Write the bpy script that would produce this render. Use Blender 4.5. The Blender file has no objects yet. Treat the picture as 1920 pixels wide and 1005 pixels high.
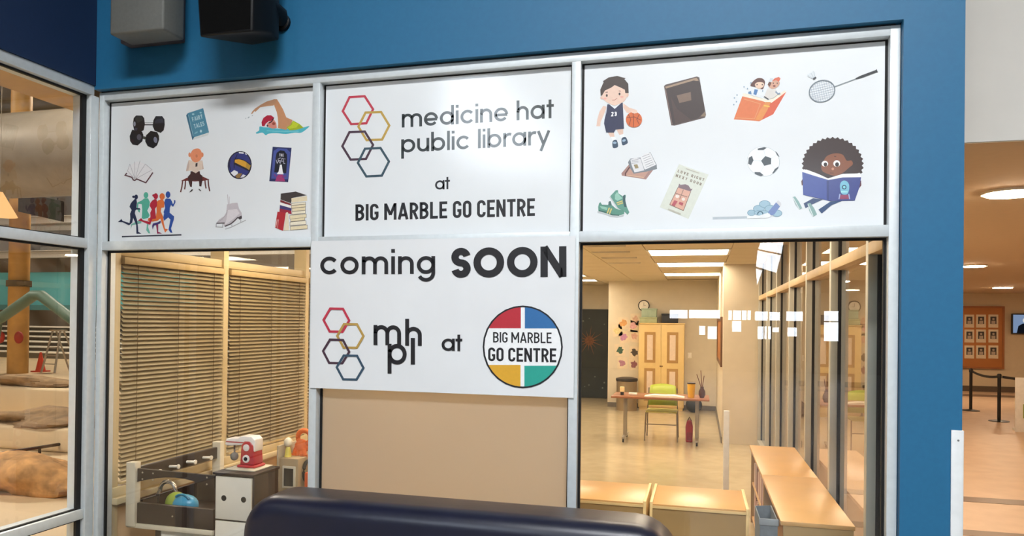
import bpy, bmesh, math, random
from mathutils import Vector, Matrix

random.seed(7)
scene = bpy.context.scene
COL = scene.collection

# ------------------------------------------------------------------ camera
F, YAW, PIT, ROLL, PPY = 1341.94, .2572, .0056, .0117, 597.16      # fitted for a 1920 x 1005 frame
CAM = Vector((1.3833, -3.6587, 1.85))
_fw = Vector((-math.sin(YAW), math.cos(YAW), 0)); RT = Vector((math.cos(YAW), math.sin(YAW), 0)); _up = Vector((0, 0, 1))
FW = _fw * math.cos(PIT) + _up * math.sin(PIT)
UP = _up * math.cos(PIT) - _fw * math.sin(PIT)
_c, _s = math.cos(ROLL), math.sin(ROLL)
cam_data = bpy.data.cameras.new('camera')
cam = bpy.data.objects.new('camera', cam_data)
COL.objects.link(cam)
r_ = RT * _c + UP * _s
u_ = UP * _c - RT * _s
cam.matrix_world = Matrix(((r_.x, u_.x, -FW.x, CAM.x), (r_.y, u_.y, -FW.y, CAM.y), (r_.z, u_.z, -FW.z, CAM.z), (0, 0, 0, 1)))
cam_data.sensor_width = 36
cam_data.lens = 36 * F / 1920
cam_data.shift_y = (PPY - 502.5) / 1920
cam_data.clip_start = .05
cam_data.clip_end = 300
scene.camera = cam

# ------------------------------------------------------------------ world, exposure
world = bpy.data.worlds.new('world')
scene.world = world
world.use_nodes = True
world.node_tree.nodes['Background'].inputs[0].default_value = (.80, .90, 1.0, 1)
world.node_tree.nodes['Background'].inputs[1].default_value = .12
scene.view_settings.view_transform = 'Standard'
scene.view_settings.look = 'None'
scene.view_settings.gamma = 1
scene.view_settings.use_curve_mapping = False
scene.view_settings.exposure = 0.0
LOBBY_FILL, SKYLIGHT, SKYLIGHT_B, ROOM_LAMP, HALL_LAMP, POOL_FILL, DAY = 72, 13, 5, 21, 165, 250, 16
scene.cycles.max_bounces = 10
scene.cycles.transparent_max_bounces = 16
scene.cycles.sample_clamp_indirect = 6
scene.cycles.caustics_reflective = False
scene.cycles.caustics_refractive = False

# ------------------------------------------------------------------ pixel -> place helpers (a pixel gives a direction only)
def ray(x, y):
    a, b = x - 960, y - PPY
    u, v = _c * a + _s * b, -_s * a + _c * b
    return FW + RT * (u / F) - UP * (v / F)
def on(ax, val, x, y):
    d = ray(x, y)
    return CAM + d * ((val - CAM[ax]) / d[ax])
def ox(x, y, v): return on(0, v, x, y)
def oy(x, y, v=0.): return on(1, v, x, y)
def oz(x, y, v=0.): return on(2, v, x, y)

# ------------------------------------------------------------------ materials
def lin(h):
    h = h.lstrip('#')
    o = []
    for i in (0, 2, 4):
        c = int(h[i:i + 2], 16) / 255
        o.append(c / 12.92 if c <= .04045 else ((c + .055) / 1.055) ** 2.4)
    return tuple(o) + (1,)
MATS = {}
def mat(key, color, rough=.6, metal=0., noise=.06, scale=14., bump=0., coat=0., coat_rough=.06, emit=0., stretch=None, spec=.5):
    if key in MATS: return MATS[key]
    m = bpy.data.materials.new(key)
    m.use_nodes = True
    nt = m.node_tree
    b = nt.nodes['Principled BSDF']
    col = lin(color) if isinstance(color, str) else tuple(color) + (1,)
    b.inputs['Base Color'].default_value = col
    b.inputs['Roughness'].default_value = rough
    b.inputs['Metallic'].default_value = metal
    b.inputs['Specular IOR Level'].default_value = spec
    b.inputs['Coat Weight'].default_value = coat
    b.inputs['Coat Roughness'].default_value = coat_rough
    if emit:
        b.inputs['Emission Color'].default_value = col
        b.inputs['Emission Strength'].default_value = emit
    if noise or bump:
        tc = nt.nodes.new('ShaderNodeTexCoord')
        n = nt.nodes.new('ShaderNodeTexNoise')
        n.inputs['Scale'].default_value = scale
        n.inputs['Detail'].default_value = 5
        if stretch:
            mp = nt.nodes.new('ShaderNodeMapping')
            mp.inputs['Scale'].default_value = stretch
            nt.links.new(tc.outputs['Object'], mp.inputs[0]); nt.links.new(mp.outputs[0], n.inputs['Vector'])
        else:
            nt.links.new(tc.outputs['Object'], n.inputs['Vector'])
        if noise:
            r = nt.nodes.new('ShaderNodeValToRGB')
            r.color_ramp.elements[0].position = .3; r.color_ramp.elements[1].position = .7
            r.color_ramp.elements[0].color = tuple(c * (1 - noise) for c in col[:3]) + (1,)
            r.color_ramp.elements[1].color = tuple(min(1, c * (1 + noise)) for c in col[:3]) + (1,)
            nt.links.new(n.outputs['Fac'], r.inputs[0]); nt.links.new(r.outputs[0], b.inputs['Base Color'])
        if bump:
            bp = nt.nodes.new('ShaderNodeBump')
            bp.inputs['Strength'].default_value = bump; bp.inputs['Distance'].default_value = .01
            nt.links.new(n.outputs['Fac'], bp.inputs['Height']); nt.links.new(bp.outputs[0], b.inputs['Normal'])
    MATS[key] = m
    return m
def emitter(key, color, strength):
    if key in MATS: return MATS[key]
    m = bpy.data.materials.new(key); m.use_nodes = True
    nt = m.node_tree; nt.nodes.remove(nt.nodes['Principled BSDF'])
    e = nt.nodes.new('ShaderNodeEmission')
    e.inputs[0].default_value = lin(color); e.inputs[1].default_value = strength
    nt.links.new(e.outputs[0], nt.nodes['Material Output'].inputs[0])
    MATS[key] = m
    return m
def glass_mat(key, f0=.04, tint=(1, 1, 1), rough=.0):
    m = bpy.data.materials.new(key); m.use_nodes = True
    nt = m.node_tree; nt.nodes.remove(nt.nodes['Principled BSDF'])
    t = nt.nodes.new('ShaderNodeBsdfTransparent'); t.inputs[0].default_value = tuple(tint) + (1,)
    g = nt.nodes.new('ShaderNodeBsdfGlossy'); g.inputs['Roughness'].default_value = rough
    lw = nt.nodes.new('ShaderNodeLayerWeight'); lw.inputs[0].default_value = .5
    pw = nt.nodes.new('ShaderNodeMath'); pw.operation = 'POWER'; pw.inputs[1].default_value = 5
    f = nt.nodes.new('ShaderNodeMath'); f.operation = 'MULTIPLY_ADD'; f.inputs[1].default_value = 1 - f0; f.inputs[2].default_value = f0   # Schlick, the same from both sides
    nt.links.new(lw.outputs['Facing'], pw.inputs[0]); nt.links.new(pw.outputs[0], f.inputs[0])
    x = nt.nodes.new('ShaderNodeMixShader')
    nt.links.new(f.outputs[0], x.inputs[0]); nt.links.new(t.outputs[0], x.inputs[1]); nt.links.new(g.outputs[0], x.inputs[2])
    nt.links.new(x.outputs[0], nt.nodes['Material Output'].inputs[0])
    MATS[key] = m
    return m
def frosted_mat(key, color):
    m = bpy.data.materials.new(key); m.use_nodes = True
    nt = m.node_tree; nt.nodes.remove(nt.nodes['Principled BSDF'])
    t = nt.nodes.new('ShaderNodeBsdfTranslucent'); t.inputs[0].default_value = lin(color)
    d = nt.nodes.new('ShaderNodeBsdfDiffuse'); d.inputs[0].default_value = lin(color)
    q = nt.nodes.new('ShaderNodeBsdfRefraction'); q.inputs[0].default_value = lin(color); q.inputs['Roughness'].default_value = .42; q.inputs['IOR'].default_value = 1.35
    g = nt.nodes.new('ShaderNodeBsdfGlossy'); g.inputs['Roughness'].default_value = .3
    mix = lambda f, a_, b_: (lambda x: (setattr(x.inputs[0], 'default_value', f), nt.links.new(a_.outputs[0], x.inputs[1]), nt.links.new(b_.outputs[0], x.inputs[2]), x)[-1])(nt.nodes.new('ShaderNodeMixShader'))
    x = mix(.03, mix(.22, mix(.45, t, q), d), g)
    nt.links.new(x.outputs[0], nt.nodes['Material Output'].inputs[0])
    MATS[key] = m
    return m
def floor_mat(key, c1, c2, rough=.22, scale=3.):
    m = mat(key, c1, rough, noise=0, bump=0)
    nt = m.node_tree; b = nt.nodes['Principled BSDF']
    tc = nt.nodes.new('ShaderNodeTexCoord'); n = nt.nodes.new('ShaderNodeTexNoise'); n.inputs['Scale'].default_value = scale; n.inputs['Detail'].default_value = 8
    r = nt.nodes.new('ShaderNodeValToRGB'); r.color_ramp.elements[0].color = lin(c1); r.color_ramp.elements[1].color = lin(c2)
    r.color_ramp.elements[0].position = .35; r.color_ramp.elements[1].position = .65
    nt.links.new(tc.outputs['Object'], n.inputs['Vector']); nt.links.new(n.outputs['Fac'], r.inputs[0]); nt.links.new(r.outputs[0], b.inputs['Base Color'])
    return m
def ink(hexcol, kind='panel'):
    if kind == 'panel': return mat('ink_' + hexcol + kind, hexcol, .45, noise=.03, scale=60, coat=.8, coat_rough=.13)
    return mat('ink_' + hexcol + kind, hexcol, .5, noise=.03, scale=60)

# ------------------------------------------------------------------ mesh builder
ORG = {}
class MB:
    def __init__(s): s.v = []; s.f = []; s.mi = []
    def add(s, vs, fs, mi=0):
        k = len(s.v); s.v += [Vector(v) for v in vs]; s.f += [[k + i for i in f] for f in fs]; s.mi += [mi] * len(fs); return s
    def box(s, x0, x1, y0, y1, z0, z1, mi=0):
        vs = [(x, y, z) for z in (z0, z1) for y in (y0, y1) for x in (x0, x1)]
        return s.add(vs, [(0, 2, 3, 1), (4, 5, 7, 6), (0, 1, 5, 4), (2, 6, 7, 3), (0, 4, 6, 2), (1, 3, 7, 5)], mi)
    def prism(s, pts, axis, a, b, mi=0):                       # 2-D outline pushed along an axis; pts are the other two coordinates
        n = len(pts)
        def P(p, w): q = list(p); q.insert(axis, w); return q
        vs = [P(p, a) for p in pts] + [P(p, b) for p in pts]
        fs = [list(range(n))[::-1], list(range(n, 2 * n))] + [(i, (i + 1) % n, n + (i + 1) % n, n + i) for i in range(n)]
        return s.add(vs, fs, mi)
    def tube(s, path, r, n=8, mi=0, cap=True):
        path = [Vector(p) for p in path]; rings = []
        rad = r if isinstance(r, (list, tuple)) else [r] * len(path)
        up = Vector((0, 0, 1))
        for i, p in enumerate(path):
            t = (path[min(i + 1, len(path) - 1)] - path[max(i - 1, 0)]).normalized()
            a = t.cross(up)
            if a.length < .05: a = t.cross(Vector((0, 1, 0)))
            a.normalize(); b = t.cross(a)
            rings.append([p + (a * math.cos(q) + b * math.sin(q)) * rad[i] for q in [2 * math.pi * k / n for k in range(n)]])
        vs = [v for rg in rings for v in rg]; fs = []
        for i in range(len(path) - 1):
            for k in range(n): fs.append((i * n + k, i * n + (k + 1) % n, (i + 1) * n + (k + 1) % n, (i + 1) * n + k))
        if cap: fs += [list(range(n))[::-1], list(range((len(path) - 1) * n, len(path) * n))]
        return s.add(vs, fs, mi)
    def lathe(s, c, prof, n=20, axis=2, mi=0):                 # prof: (radius, height)
        vs = []; fs = []
        for r, h in prof:
            for k in range(n):
                q = 2 * math.pi * k / n; p = [math.cos(q) * r, math.sin(q) * r]; p.insert(axis, h)
                vs.append(Vector(c) + Vector(p))
        for i in range(len(prof) - 1):
            for k in range(n): fs.append((i * n + k, i * n + (k + 1) % n, (i + 1) * n + (k + 1) % n, (i + 1) * n + k))
        fs += [list(range(n))[::-1], list(range((len(prof) - 1) * n, len(prof) * n))]
        return s.add(vs, fs, mi)
    def ball(s, c, rx, ry=None, rz=None, n=14, m=8, mi=0):
        ry = ry or rx; rz = rz or rx
        vs = [(c[0], c[1], c[2] - rz)]; fs = []
        for i in range(1, m):
            a = -math.pi / 2 + math.pi * i / m
            for k in range(n):
                q = 2 * math.pi * k / n
                vs.append((c[0] + rx * math.cos(a) * math.cos(q), c[1] + ry * math.cos(a) * math.sin(q), c[2] + rz * math.sin(a)))
        vs.append((c[0], c[1], c[2] + rz)); L = len(vs) - 1
        for k in range(n):
            fs.append((0, 1 + (k + 1) % n, 1 + k)); fs.append((L, L - n + k, L - n + (k + 1) % n))
        for i in range(m - 2):
            for k in range(n): fs.append((1 + i * n + k, 1 + i * n + (k + 1) % n, 1 + (i + 1) * n + (k + 1) % n, 1 + (i + 1) * n + k))
        return s.add(vs, fs, mi)
    def build(s, name, mats, parent=None, bevel=0., smooth=False, label=None, seg=2):
        me = bpy.data.meshes.new(name)
        o = ORG.get(parent.name, Vector()) if parent else Vector()
        if not parent and s.v:
            lo = [min(v[i] for v in s.v) for i in range(3)]; hi = [max(v[i] for v in s.v) for i in range(3)]
            o = Vector(((lo[0] + hi[0]) / 2, (lo[1] + hi[1]) / 2, lo[2]))
        me.from_pydata([v - o for v in s.v], [], s.f)
        ml = mats if isinstance(mats, (list, tuple)) else [mats]
        for m in ml: me.materials.append(m)
        if len(ml) > 1: me.polygons.foreach_set('material_index', s.mi)
        bm = bmesh.new(); bm.from_mesh(me)
        if smooth != 'flat': bmesh.ops.recalc_face_normals(bm, faces=bm.faces)
        bm.to_mesh(me); bm.free()
        ob = bpy.data.objects.new(name, me); COL.objects.link(ob)
        if parent: ob.parent = parent
        else: ob.location = o
        ORG[ob.name] = o
        if bevel:
            md = ob.modifiers.new('bevel', 'BEVEL'); md.width = bevel; md.segments = seg; md.limit_method = 'ANGLE'; md.angle_limit = math.radians(40)
        if smooth is True or bevel:
            for p in me.polygons: p.use_smooth = True
            if smooth is True:
                try: me.set_sharp_from_angle(angle=math.radians(45))
                except Exception: pass
        if label: ob['label'] = label
        return ob
def thing(name, label, cat, loc, group=None, kind=None):
    o = bpy.data.objects.new(name, None); COL.objects.link(o)
    o.location = loc; o.empty_display_size = .05; ORG[o.name] = Vector(loc)
    if label: o['label'] = label
    if cat: o['category'] = cat
    if group: o['group'] = group
    if kind: o['kind'] = kind
    return o
def tag(o, label, cat, group=None, kind=None):
    o['label'] = label; o['category'] = cat
    if group: o['group'] = group
    if kind: o['kind'] = kind
    return o
def struct(o, label, cat='structure'):
    o['kind'] = 'structure'; o['label'] = label; o['category'] = cat
    return o
def part(name, m, parent, *boxes, bevel=0., label=None):
    b = MB()
    for q in boxes: b.box(*q)
    return b.build(name, m, parent, bevel=bevel, label=label)
def dup(o, parent, off):
    c = o.copy(); COL.objects.link(c); c.parent = parent; c.location = o.location + Vector(off); ORG[c.name] = ORG[o.name]
    return c

# shared materials
ALU = mat('brushed_aluminium', '#d8dee0', .4, .18, noise=.04, scale=30)
ALU_IN = mat('aluminium_inside', '#c9c4b8', .45, .25, noise=.04, scale=30)
RUBBER = mat('black_rubber_gasket', '#0c0908', .7)
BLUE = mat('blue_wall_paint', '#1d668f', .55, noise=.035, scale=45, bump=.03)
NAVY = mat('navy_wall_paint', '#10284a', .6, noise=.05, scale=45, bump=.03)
CREAM = mat('cream_wall_paint', '#cfc4ae', .7, noise=.03, scale=8)
WHITEWALL = mat('white_wall_paint', '#d9d4cc', .8, noise=.02, scale=6)
GLASS = glass_mat('clear_glass', .038)
PANEL = mat('white_sign_panel', '#e9ecee', .45, noise=.012, scale=5, coat=.8, coat_rough=.13)
BANNER = mat('white_banner_vinyl', '#e6e8ea', .5, noise=.02, scale=4, bump=.05)
# ================================================================== SETTING
H0, H1 = 3.206, 3.253           # storefront header
R0, R1 = 2.270, 2.325           # transom rail
MX = (-2.25, -.75, .75, 2.25); HW = .0235
FD = .11                        # frame depth
# lobby floor, room floor, hall floor
struct(part('floor', floor_mat('lobby_floor_terrazzo', '#6a655f', '#7a746d', .3), None, (-2.3, 13, -27, -.04, -.1, 0), (-10, -2.3, -27, -6, -.1, 0)), 'grey lobby floor in front of the storefront', 'floor')
struct(part('floor_room', floor_mat('room_floor_vinyl', '#b0a080', '#bcac8c', .16, 5), None, (-2.28, 2.25, -.04, 14.4, -.1, 0)), 'tan polished vinyl floor of the library room', 'floor')
HFL = thing('floor_hall', 'tan hall floor with dark stripes right of the blue wall', 'floor', (7, 10, 0), kind='structure')
part('floor_slab', floor_mat('hall_floor_vinyl', '#c4a68a', '#cdb094', .42, 4), HFL, (2.25, 16, -.04, 20.6, -.1, 0))
STRIPE = mat('dark_floor_stripe', '#6d5646', .35)
part('floor_stripe', STRIPE, HFL, (2.6, 16, 4.95, 5.2, 0, .003))
part('floor_stripe', STRIPE, HFL, (2.6, 16, 3.55, 3.75, 0, .003))
part('floor_stripe', STRIPE, HFL, (2.6, 16, 18.2, 18.9, 0, .003))
# blue storefront wall with its opening
w = MB(); zt = 3.262; xl = -2.262; xr = 2.272; WR = 2.523
w.box(xl, xr, -.04, .2, zt, 7.0)
w.box(xr, WR, -.04, .2, 0, 7.0)
struct(w.build('wall_front', BLUE), 'bright blue painted wall around the storefront windows', 'wall')
g = thing('corner_guard', 'white corner guard strip on the right edge of blue wall', 'corner guard', (2.5, -.05, 0))
part('guard_strip', mat('white_guard', '#e4e6e6', .4), g, (2.478, 2.526, -.048, -.0405, 0, 1.39), (2.5235, 2.528, -.048, .05, 0, 1.39), bevel=.001)
b = MB(); b.lathe((2.506, -.048, 1.345), [(.005, 0), (.004, -.002)], 10, axis=1); b.build('screw', mat('screw_metal', '#8f9090', .35, .8), g)
# left navy wall above pool glazing
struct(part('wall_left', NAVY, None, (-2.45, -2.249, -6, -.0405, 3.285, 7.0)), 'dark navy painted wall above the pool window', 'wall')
# white bulkhead and hall ceiling, hall walls
struct(part('wall_bulkhead', WHITEWALL, None, (2.40, 16, .78, 1.0, 2.87, 7.0)), 'off-white bulkhead wall above the hall entrance', 'wall')
struct(part('ceiling_hall', mat('hall_ceiling_paint', '#c8b59a', .8, noise=.02), None, (2.32, 16, .785, 20.6, 2.865, 2.99)), 'tan low ceiling of the hall beyond', 'ceiling')
struct(part('wall_hall_far', mat('hall_wall_paint', '#cdbb9c', .7, noise=.02), None, (2.32, 16, 20, 20.2, 0, 2.865)), 'tan far wall of the hall with photo board', 'wall')
struct(part('wall_hall_right', mat('hall_wall_paint', '#cdbb9c', .7), None, (15.8, 16, 1.0, 20, 0, 2.865)), 'tan right wall of the hall', 'wall')
struct(part('baseboard_hall', mat('dark_baseboard', '#5c4c3c', .5), None, (2.32, 15.8, 19.96, 20, 0, .16)), 'dark baseboard along the far hall wall', 'baseboard')
# library room shell
RC = 2.80
struct(part('wall_room_far', CREAM, None, (-.6, 1.73, 12.35, 12.5, 0, RC)), 'cream far wall of library room behind the cabinet', 'wall')
struct(part('wall_room_recess', CREAM, None, (-2.3, -.6, 14.05, 14.2, 0, RC), (-.62, -.6, 12.5, 14.05, 0, RC)), 'cream recessed wall behind the chalkboard panel', 'wall')
struct(part('wall_room_right', CREAM, None, (1.73, 1.85, 8.14, 12.35, 0, RC)), 'cream side wall with the picture frame', 'wall')
struct(part('trim_1', CREAM, None, (1.73, 2.25, 8.0, 8.14, 0, RC)), 'cream square column at the end of the glass wall', 'column')
struct(part('wall_room_left', CREAM, None, (-2.42, -2.30, 3.72, 14.2, 0, 3.2)), 'cream left wall of library room', 'wall')
struct(part('baseboard_room', mat('grey_baseboard', '#6a645c', .5), None, (-.6, 1.73, 12.335, 12.35, 0, .1), (1.715, 1.73, 8.0, 12.335, 0, .1), (-2.3, -.62, 14.035, 14.05, 0, .1)), 'grey baseboard along the room walls', 'baseboard')
CEIL = thing('ceiling', 'cream tiled ceiling of the library room', 'ceiling', (0, 7, RC), kind='structure')
part('ceiling_slab', mat('ceiling_backing', '#a99878', .9), CEIL, (-2.3, 2.3, .2, 14.2, RC + .012, RC + .1))
TILE = mat('ceiling_tile', '#d6cab0', .9, noise=.04, scale=40)
# (tiles are laid around the troffers and slot diffusers)
TROF = [(.70, 1.75), (-1.85, -.80)]
TY = [(1.0, 1.6), (3.3, 3.9), (5.6, 6.35), (7.55, 8.3), (9.8, 10.55), (11.6, 12.2)]  # pairs nearest the storefront are unseen ceiling lights added to brighten the room
def tile(x0, x1, y0, y1):
    b = MB(); b.box(x0 + .006, x1 - .006, y0 + .006, y1 - .006, RC, RC + .012); b.build('ceiling_tile', TILE, CEIL)
xs = [-2.3, -1.85, -.80, -.05, .70, 1.75, 2.3]
ys = [.2]
for a, b_ in TY: ys += [a, b_]
ys.append(14.05); yy = []
for i in range(len(ys) - 1):
    n = max(1, round((ys[i + 1] - ys[i]) / .8)); yy += [ys[i] + (ys[i + 1] - ys[i]) * k / n for k in range(n)]
yy.append(14.05)
for i in range(len(xs) - 1):
    for j in range(len(yy) - 1):
        mid = (yy[j] + yy[j + 1]) / 2
        if (xs[i], xs[i + 1]) in TROF and any(a < mid < b_ for a, b_ in TY): continue
        if (xs[i] > 1.7 and yy[j] > 8.0): continue
        tile(xs[i], xs[i + 1], yy[j], yy[j + 1])
ROOMLIGHT = emitter('warm_troffer_light', '#ffeccf', ROOM_LAMP)
WHITEM = mat('white_enamel', '#e8e2d4', .4)
near = ['nearest', 'second', 'third', 'fourth', 'fifth', 'farthest']
for ri, (x0, x1) in enumerate(TROF):
    for k, (a, b_) in enumerate(TY):
        if ri == 0 and k == 5: continue
        t = thing('ceiling_light', 'lit rectangular ceiling light, %s in the row %s' % (near[k], 'over the desk' if ri == 0 else 'toward the chalkboard'), 'ceiling light', (x0, a, RC), 'ceiling lights of the library room')
        part('frame', WHITEM, t, (x0, x1, a, a + .03, RC - .012, RC + .01), (x0, x1, b_ - .03, b_, RC - .012, RC + .01), (x0, x0 + .03, a + .03, b_ - .03, RC - .012, RC + .01), (x1 - .03, x1, a + .03, b_ - .03, RC - .012, RC + .01))
        part('diffuser', ROOMLIGHT, t, (x0 + .03, x1 - .03, a + .03, b_ - .03, RC - .004, RC + .006))
DARKSLOT = mat('dark_slot', '#3a3026', .7)
for k, (x, y) in enumerate([(.0, 5.0), (-.02, 5.75), (.0, 6.6), (-.02, 7.5), (.0, 4.4)]):
    t = thing('slot_diffuser', 'dark slot air diffuser in the ceiling, %s from the window' % ['second', 'third', 'fourth', 'fifth', 'first'][k], 'vent', (x, y, RC), 'slot diffusers in the room ceiling')
    part('frame', WHITEM, t, (x, x + .5, y, y + .012, RC - .012, RC - .001), (x, x + .5, y + .075, y + .087, RC - .012, RC - .001))
    part('slot', DARKSLOT, t, (x, x + .5, y + .012, y + .075, RC - .005, RC - .001))

# ---- storefront window frame
WIN = thing('window_1', 'aluminium storefront window frame with three bays', 'window', (0, 0, 0), kind='structure')
def vmull(x0, x1, name='mullion'):
    return part(name, ALU, WIN, (x0, x1, 0, FD, 0, H0 if name == 'mullion' else H1), bevel=.0015)
part('jamb', ALU, WIN, (MX[0] - HW + .012, MX[0] + HW, 0, FD, 0, H1), bevel=.0015)
part('jamb', ALU, WIN, (MX[3] - HW, MX[3] + HW - .004, 0, FD, 0, H1), bevel=.0015)
for i in (1, 2): vmull(MX[i] - HW, MX[i] + HW)
part('header', ALU, WIN, (MX[0] + HW, MX[3] - HW, 0, FD, H0, H1), bevel=.0015)
part('head_flashing', mat('dark_flashing', '#16222c', .6), WIN, (MX[0], MX[3], .004, FD, H1, zt))  # dark strip painting in the shadow of the recess above the header
part('jamb_sealant', mat('dark_flashing', '#16222c', .6), WIN, (MX[3] + HW - .004, xr, .004, FD, 0, zt))  # dark strip painting in the recess shadow beside the right jamb
for i in range(3):
    a, b_ = MX[i] + HW, MX[i + 1] - HW
    part('transom_rail', ALU, WIN, (a, b_, 0, FD, R0, R1), bevel=.0015)
    part('sill_rail', ALU, WIN, (a, b_, 0, FD, 0, .09), bevel=.0015)
    for (z0, z1) in ((R1, H0), (.09, R0)):
        G = .012
        part('gasket', RUBBER, WIN, (a, a + G, .046, .06, z0, z1), (b_ - G, b_, .046, .06, z0, z1), (a + G, b_ - G, .046, .06, z1 - (.008 if z0 > 1 else G), z1), *([] if z0 > 1 else [(a + G, b_ - G, .046, .06, z0, z0 + .006)]))
    if i == 1: part('frosted_pane', frosted_mat('frosted_film_glass', '#e9dfcf'), WIN, (a + .004, b_ - .004, .053, .058, .094, R0 - .004), label='frosted beige glass pane below the banner')
    else: part('glass_pane', GLASS, WIN, (a + .004, b_ - .004, .055, .0552, .094, R0 - .004))

# ---- left glazing: one run from the pool side of the lobby into the room
XG0, XG1 = -2.40, -2.272
W2 = thing('window_2', 'aluminium framed pool window left of the storefront', 'window', (-2.33, -2, 0), kind='structure')
YM = [-5.6, -4.4, -3.2, -2.0, -.80]
part('header', ALU, W2, (XG0, XG1 + .012, -6, -.0405, 3.225, 3.284), bevel=.0015)
part('corner_jamb', ALU, W2, (XG0, XG1 + .01, -.062, -.001, 0, 3.225), bevel=.0015)
for y in YM: part('mullion', ALU, W2, (XG0, XG1, y - .024, y + .024, 0, 3.225), bevel=.0015)
seg = [-6] + [q for y in YM for q in (y - .024, y + .024)] + [-.062]
for a, b_ in zip(seg[0::2], seg[1::2]):
    part('mid_rail', ALU, W2, (XG0, XG1, a, b_, 2.277, 2.337), bevel=.0015)
    part('low_rail', ALU, W2, (XG0, XG1, a, b_, .615, .672), bevel=.0015)
    part('sill_rail', ALU, W2, (XG0, XG1, a, b_, 0, .08), bevel=.0015)
    for z0, z1 in ((2.337, 3.225), (.672, 2.277), (.08, .615)):
        part('gasket', RUBBER, W2, (-2.314, -2.296, a, a + .03, z0, z1), (-2.314, -2.296, b_ - .032, b_, z0, z1), (-2.314, -2.296, a + .03, b_ - .032, z1 - .012, z1), (-2.314, -2.296, a + .03, b_ - .032, z0, z0 + .008))
        part('glass_pane', GLASS, W2, (-2.3051, -2.305, a + .01, b_ - .01, z0 + .004, z1 - .004))
struct(part('trim_2', mat('tan_soffit', '#c3a27a', .7, noise=.04), None, (-2.74, -2.405, -6, 3.7, 3.25, 3.6)), 'tan soffit beam above the pool window', 'soffit')
W3 = thing('window_3', 'framed interior glazing behind the venetian blinds', 'window', (-2.3, 1.8, 0), kind='structure')
WARMF = mat('cream_frame_paint', '#cdb98e', .5, noise=.03)
part('header', WARMF, W3, (-2.36, -2.255, FD + .001, 3.72, 2.78, 2.86), bevel=.002)
part('mid_rail', WARMF, W3, (-2.36, -2.255, FD + .001, 3.72, 2.255, 2.315), bevel=.002)
for y in (.135, 1.225, 2.43, 3.68): part('mullion', WARMF, W3, (-2.36, -2.235, y - .03, y + .03, 0, 2.78), bevel=.002)
part('low_rail', WARMF, W3, (-2.36, -2.22, FD + .001, 3.72, .70, .765), bevel=.002)
part('sill_ledge', WARMF, W3, (-2.36, -2.19, FD + .001, 3.72, .66, .70), bevel=.002)
part('knee_panel', mat('knee_wall_paint', '#c8a982', .7, noise=.02), W3, (-2.36, -2.25, FD + .001, 3.72, 0, .66))
for a, b_ in ((.165, 1.195), (1.255, 2.40), (2.46, 3.65)):
    for z0, z1 in ((.765, 2.255), (2.315, 2.78)): part('glass_pane', GLASS, W3, (-2.3301, -2.33, a, b_, z0, z1))
# ---- glass wall between room and hall
W4 = thing('window_4', 'tall glass wall between library room and hall', 'window', (2.3, 4, 0), kind='structure')
GREYM = mat('grey_mullion', '#b9b8ac', .45, .2, noise=.03)
DARKM = mat('dark_mullion_gasket', '#171310', .6)
YW = [.56, 1.69, 2.86, 4.06, 5.30, 6.60, 7.96]
for y in YW:
    part('mullion', GREYM, W4, (2.25, 2.296, y - .03, y + .03, 0, RC), bevel=.002)
    part('mullion_gasket', DARKM, W4, (2.296, 2.320, y - .026, y + .026, 0, RC))
    part('pressure_cap', GREYM, W4, (2.320, 2.345, y - .03, y + .03, 0, RC), bevel=.002)
for a, b_ in zip([.2] + YW[:-1], YW):
    part('mid_rail', mat('rail_tan', '#c6ab80', .5), W4, (2.25, 2.34, a + .03, b_ - .03, 2.235, 2.30), bevel=.002)
    part('sill_rail', GREYM, W4, (2.25, 2.38, a + .03, b_ - .03, 0, .09), bevel=.002)
    for z0, z1 in ((.09, 2.235), (2.30, RC)): part('glass_pane', GLASS, W4, (2.307, 2.3072, a + .026, b_ - .026, z0, z1))

# ---- the lobby behind the camera: back wall with daylight windows, ceiling with skylights and an added lamp
YB = -26.0
DAYM = emitter('daylight_pane', '#eef6ff', DAY)
LWALL = mat('lobby_wall_paint', '#6e645b', .8, noise=.03, scale=3)
def mirrored(px0, py0, px1, py1):
    a, b_ = oy(px0, py0, -YB), oy(px1, py1, -YB)
    return a.x, b_.x, b_.z, a.z
struct(part('wall_back', LWALL, None, (-10, 13, YB - .3, YB - .05, 0, 7.0)), 'brown lobby wall behind the viewer', 'wall')
rects = [(1255.6, 581, 1289, 597), (1292, 581, 1350, 597), (1366, 582, 1373, 600), (1374, 582, 1390, 600), (1391.5, 582, 1400, 600), (1402, 582, 1408, 600),
         (1416, 584, 1440, 601), (1443, 585, 1463, 601), (1475, 584, 1506, 602), (1546, 583, 1573, 602),
         (1311, 611, 1322, 628), (1327, 612, 1344, 636), (1373, 602, 1390, 622), (1421, 612, 1432, 636), (1434, 612, 1438, 636), (1441, 612, 1446, 636), (1449, 614, 1461, 623), (1477, 614, 1495, 631), (1546, 604, 1573, 640)]
words = ['first', 'second', 'third', 'fourth', 'fifth', 'sixth', 'seventh', 'eighth', 'ninth', 'tenth']
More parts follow.
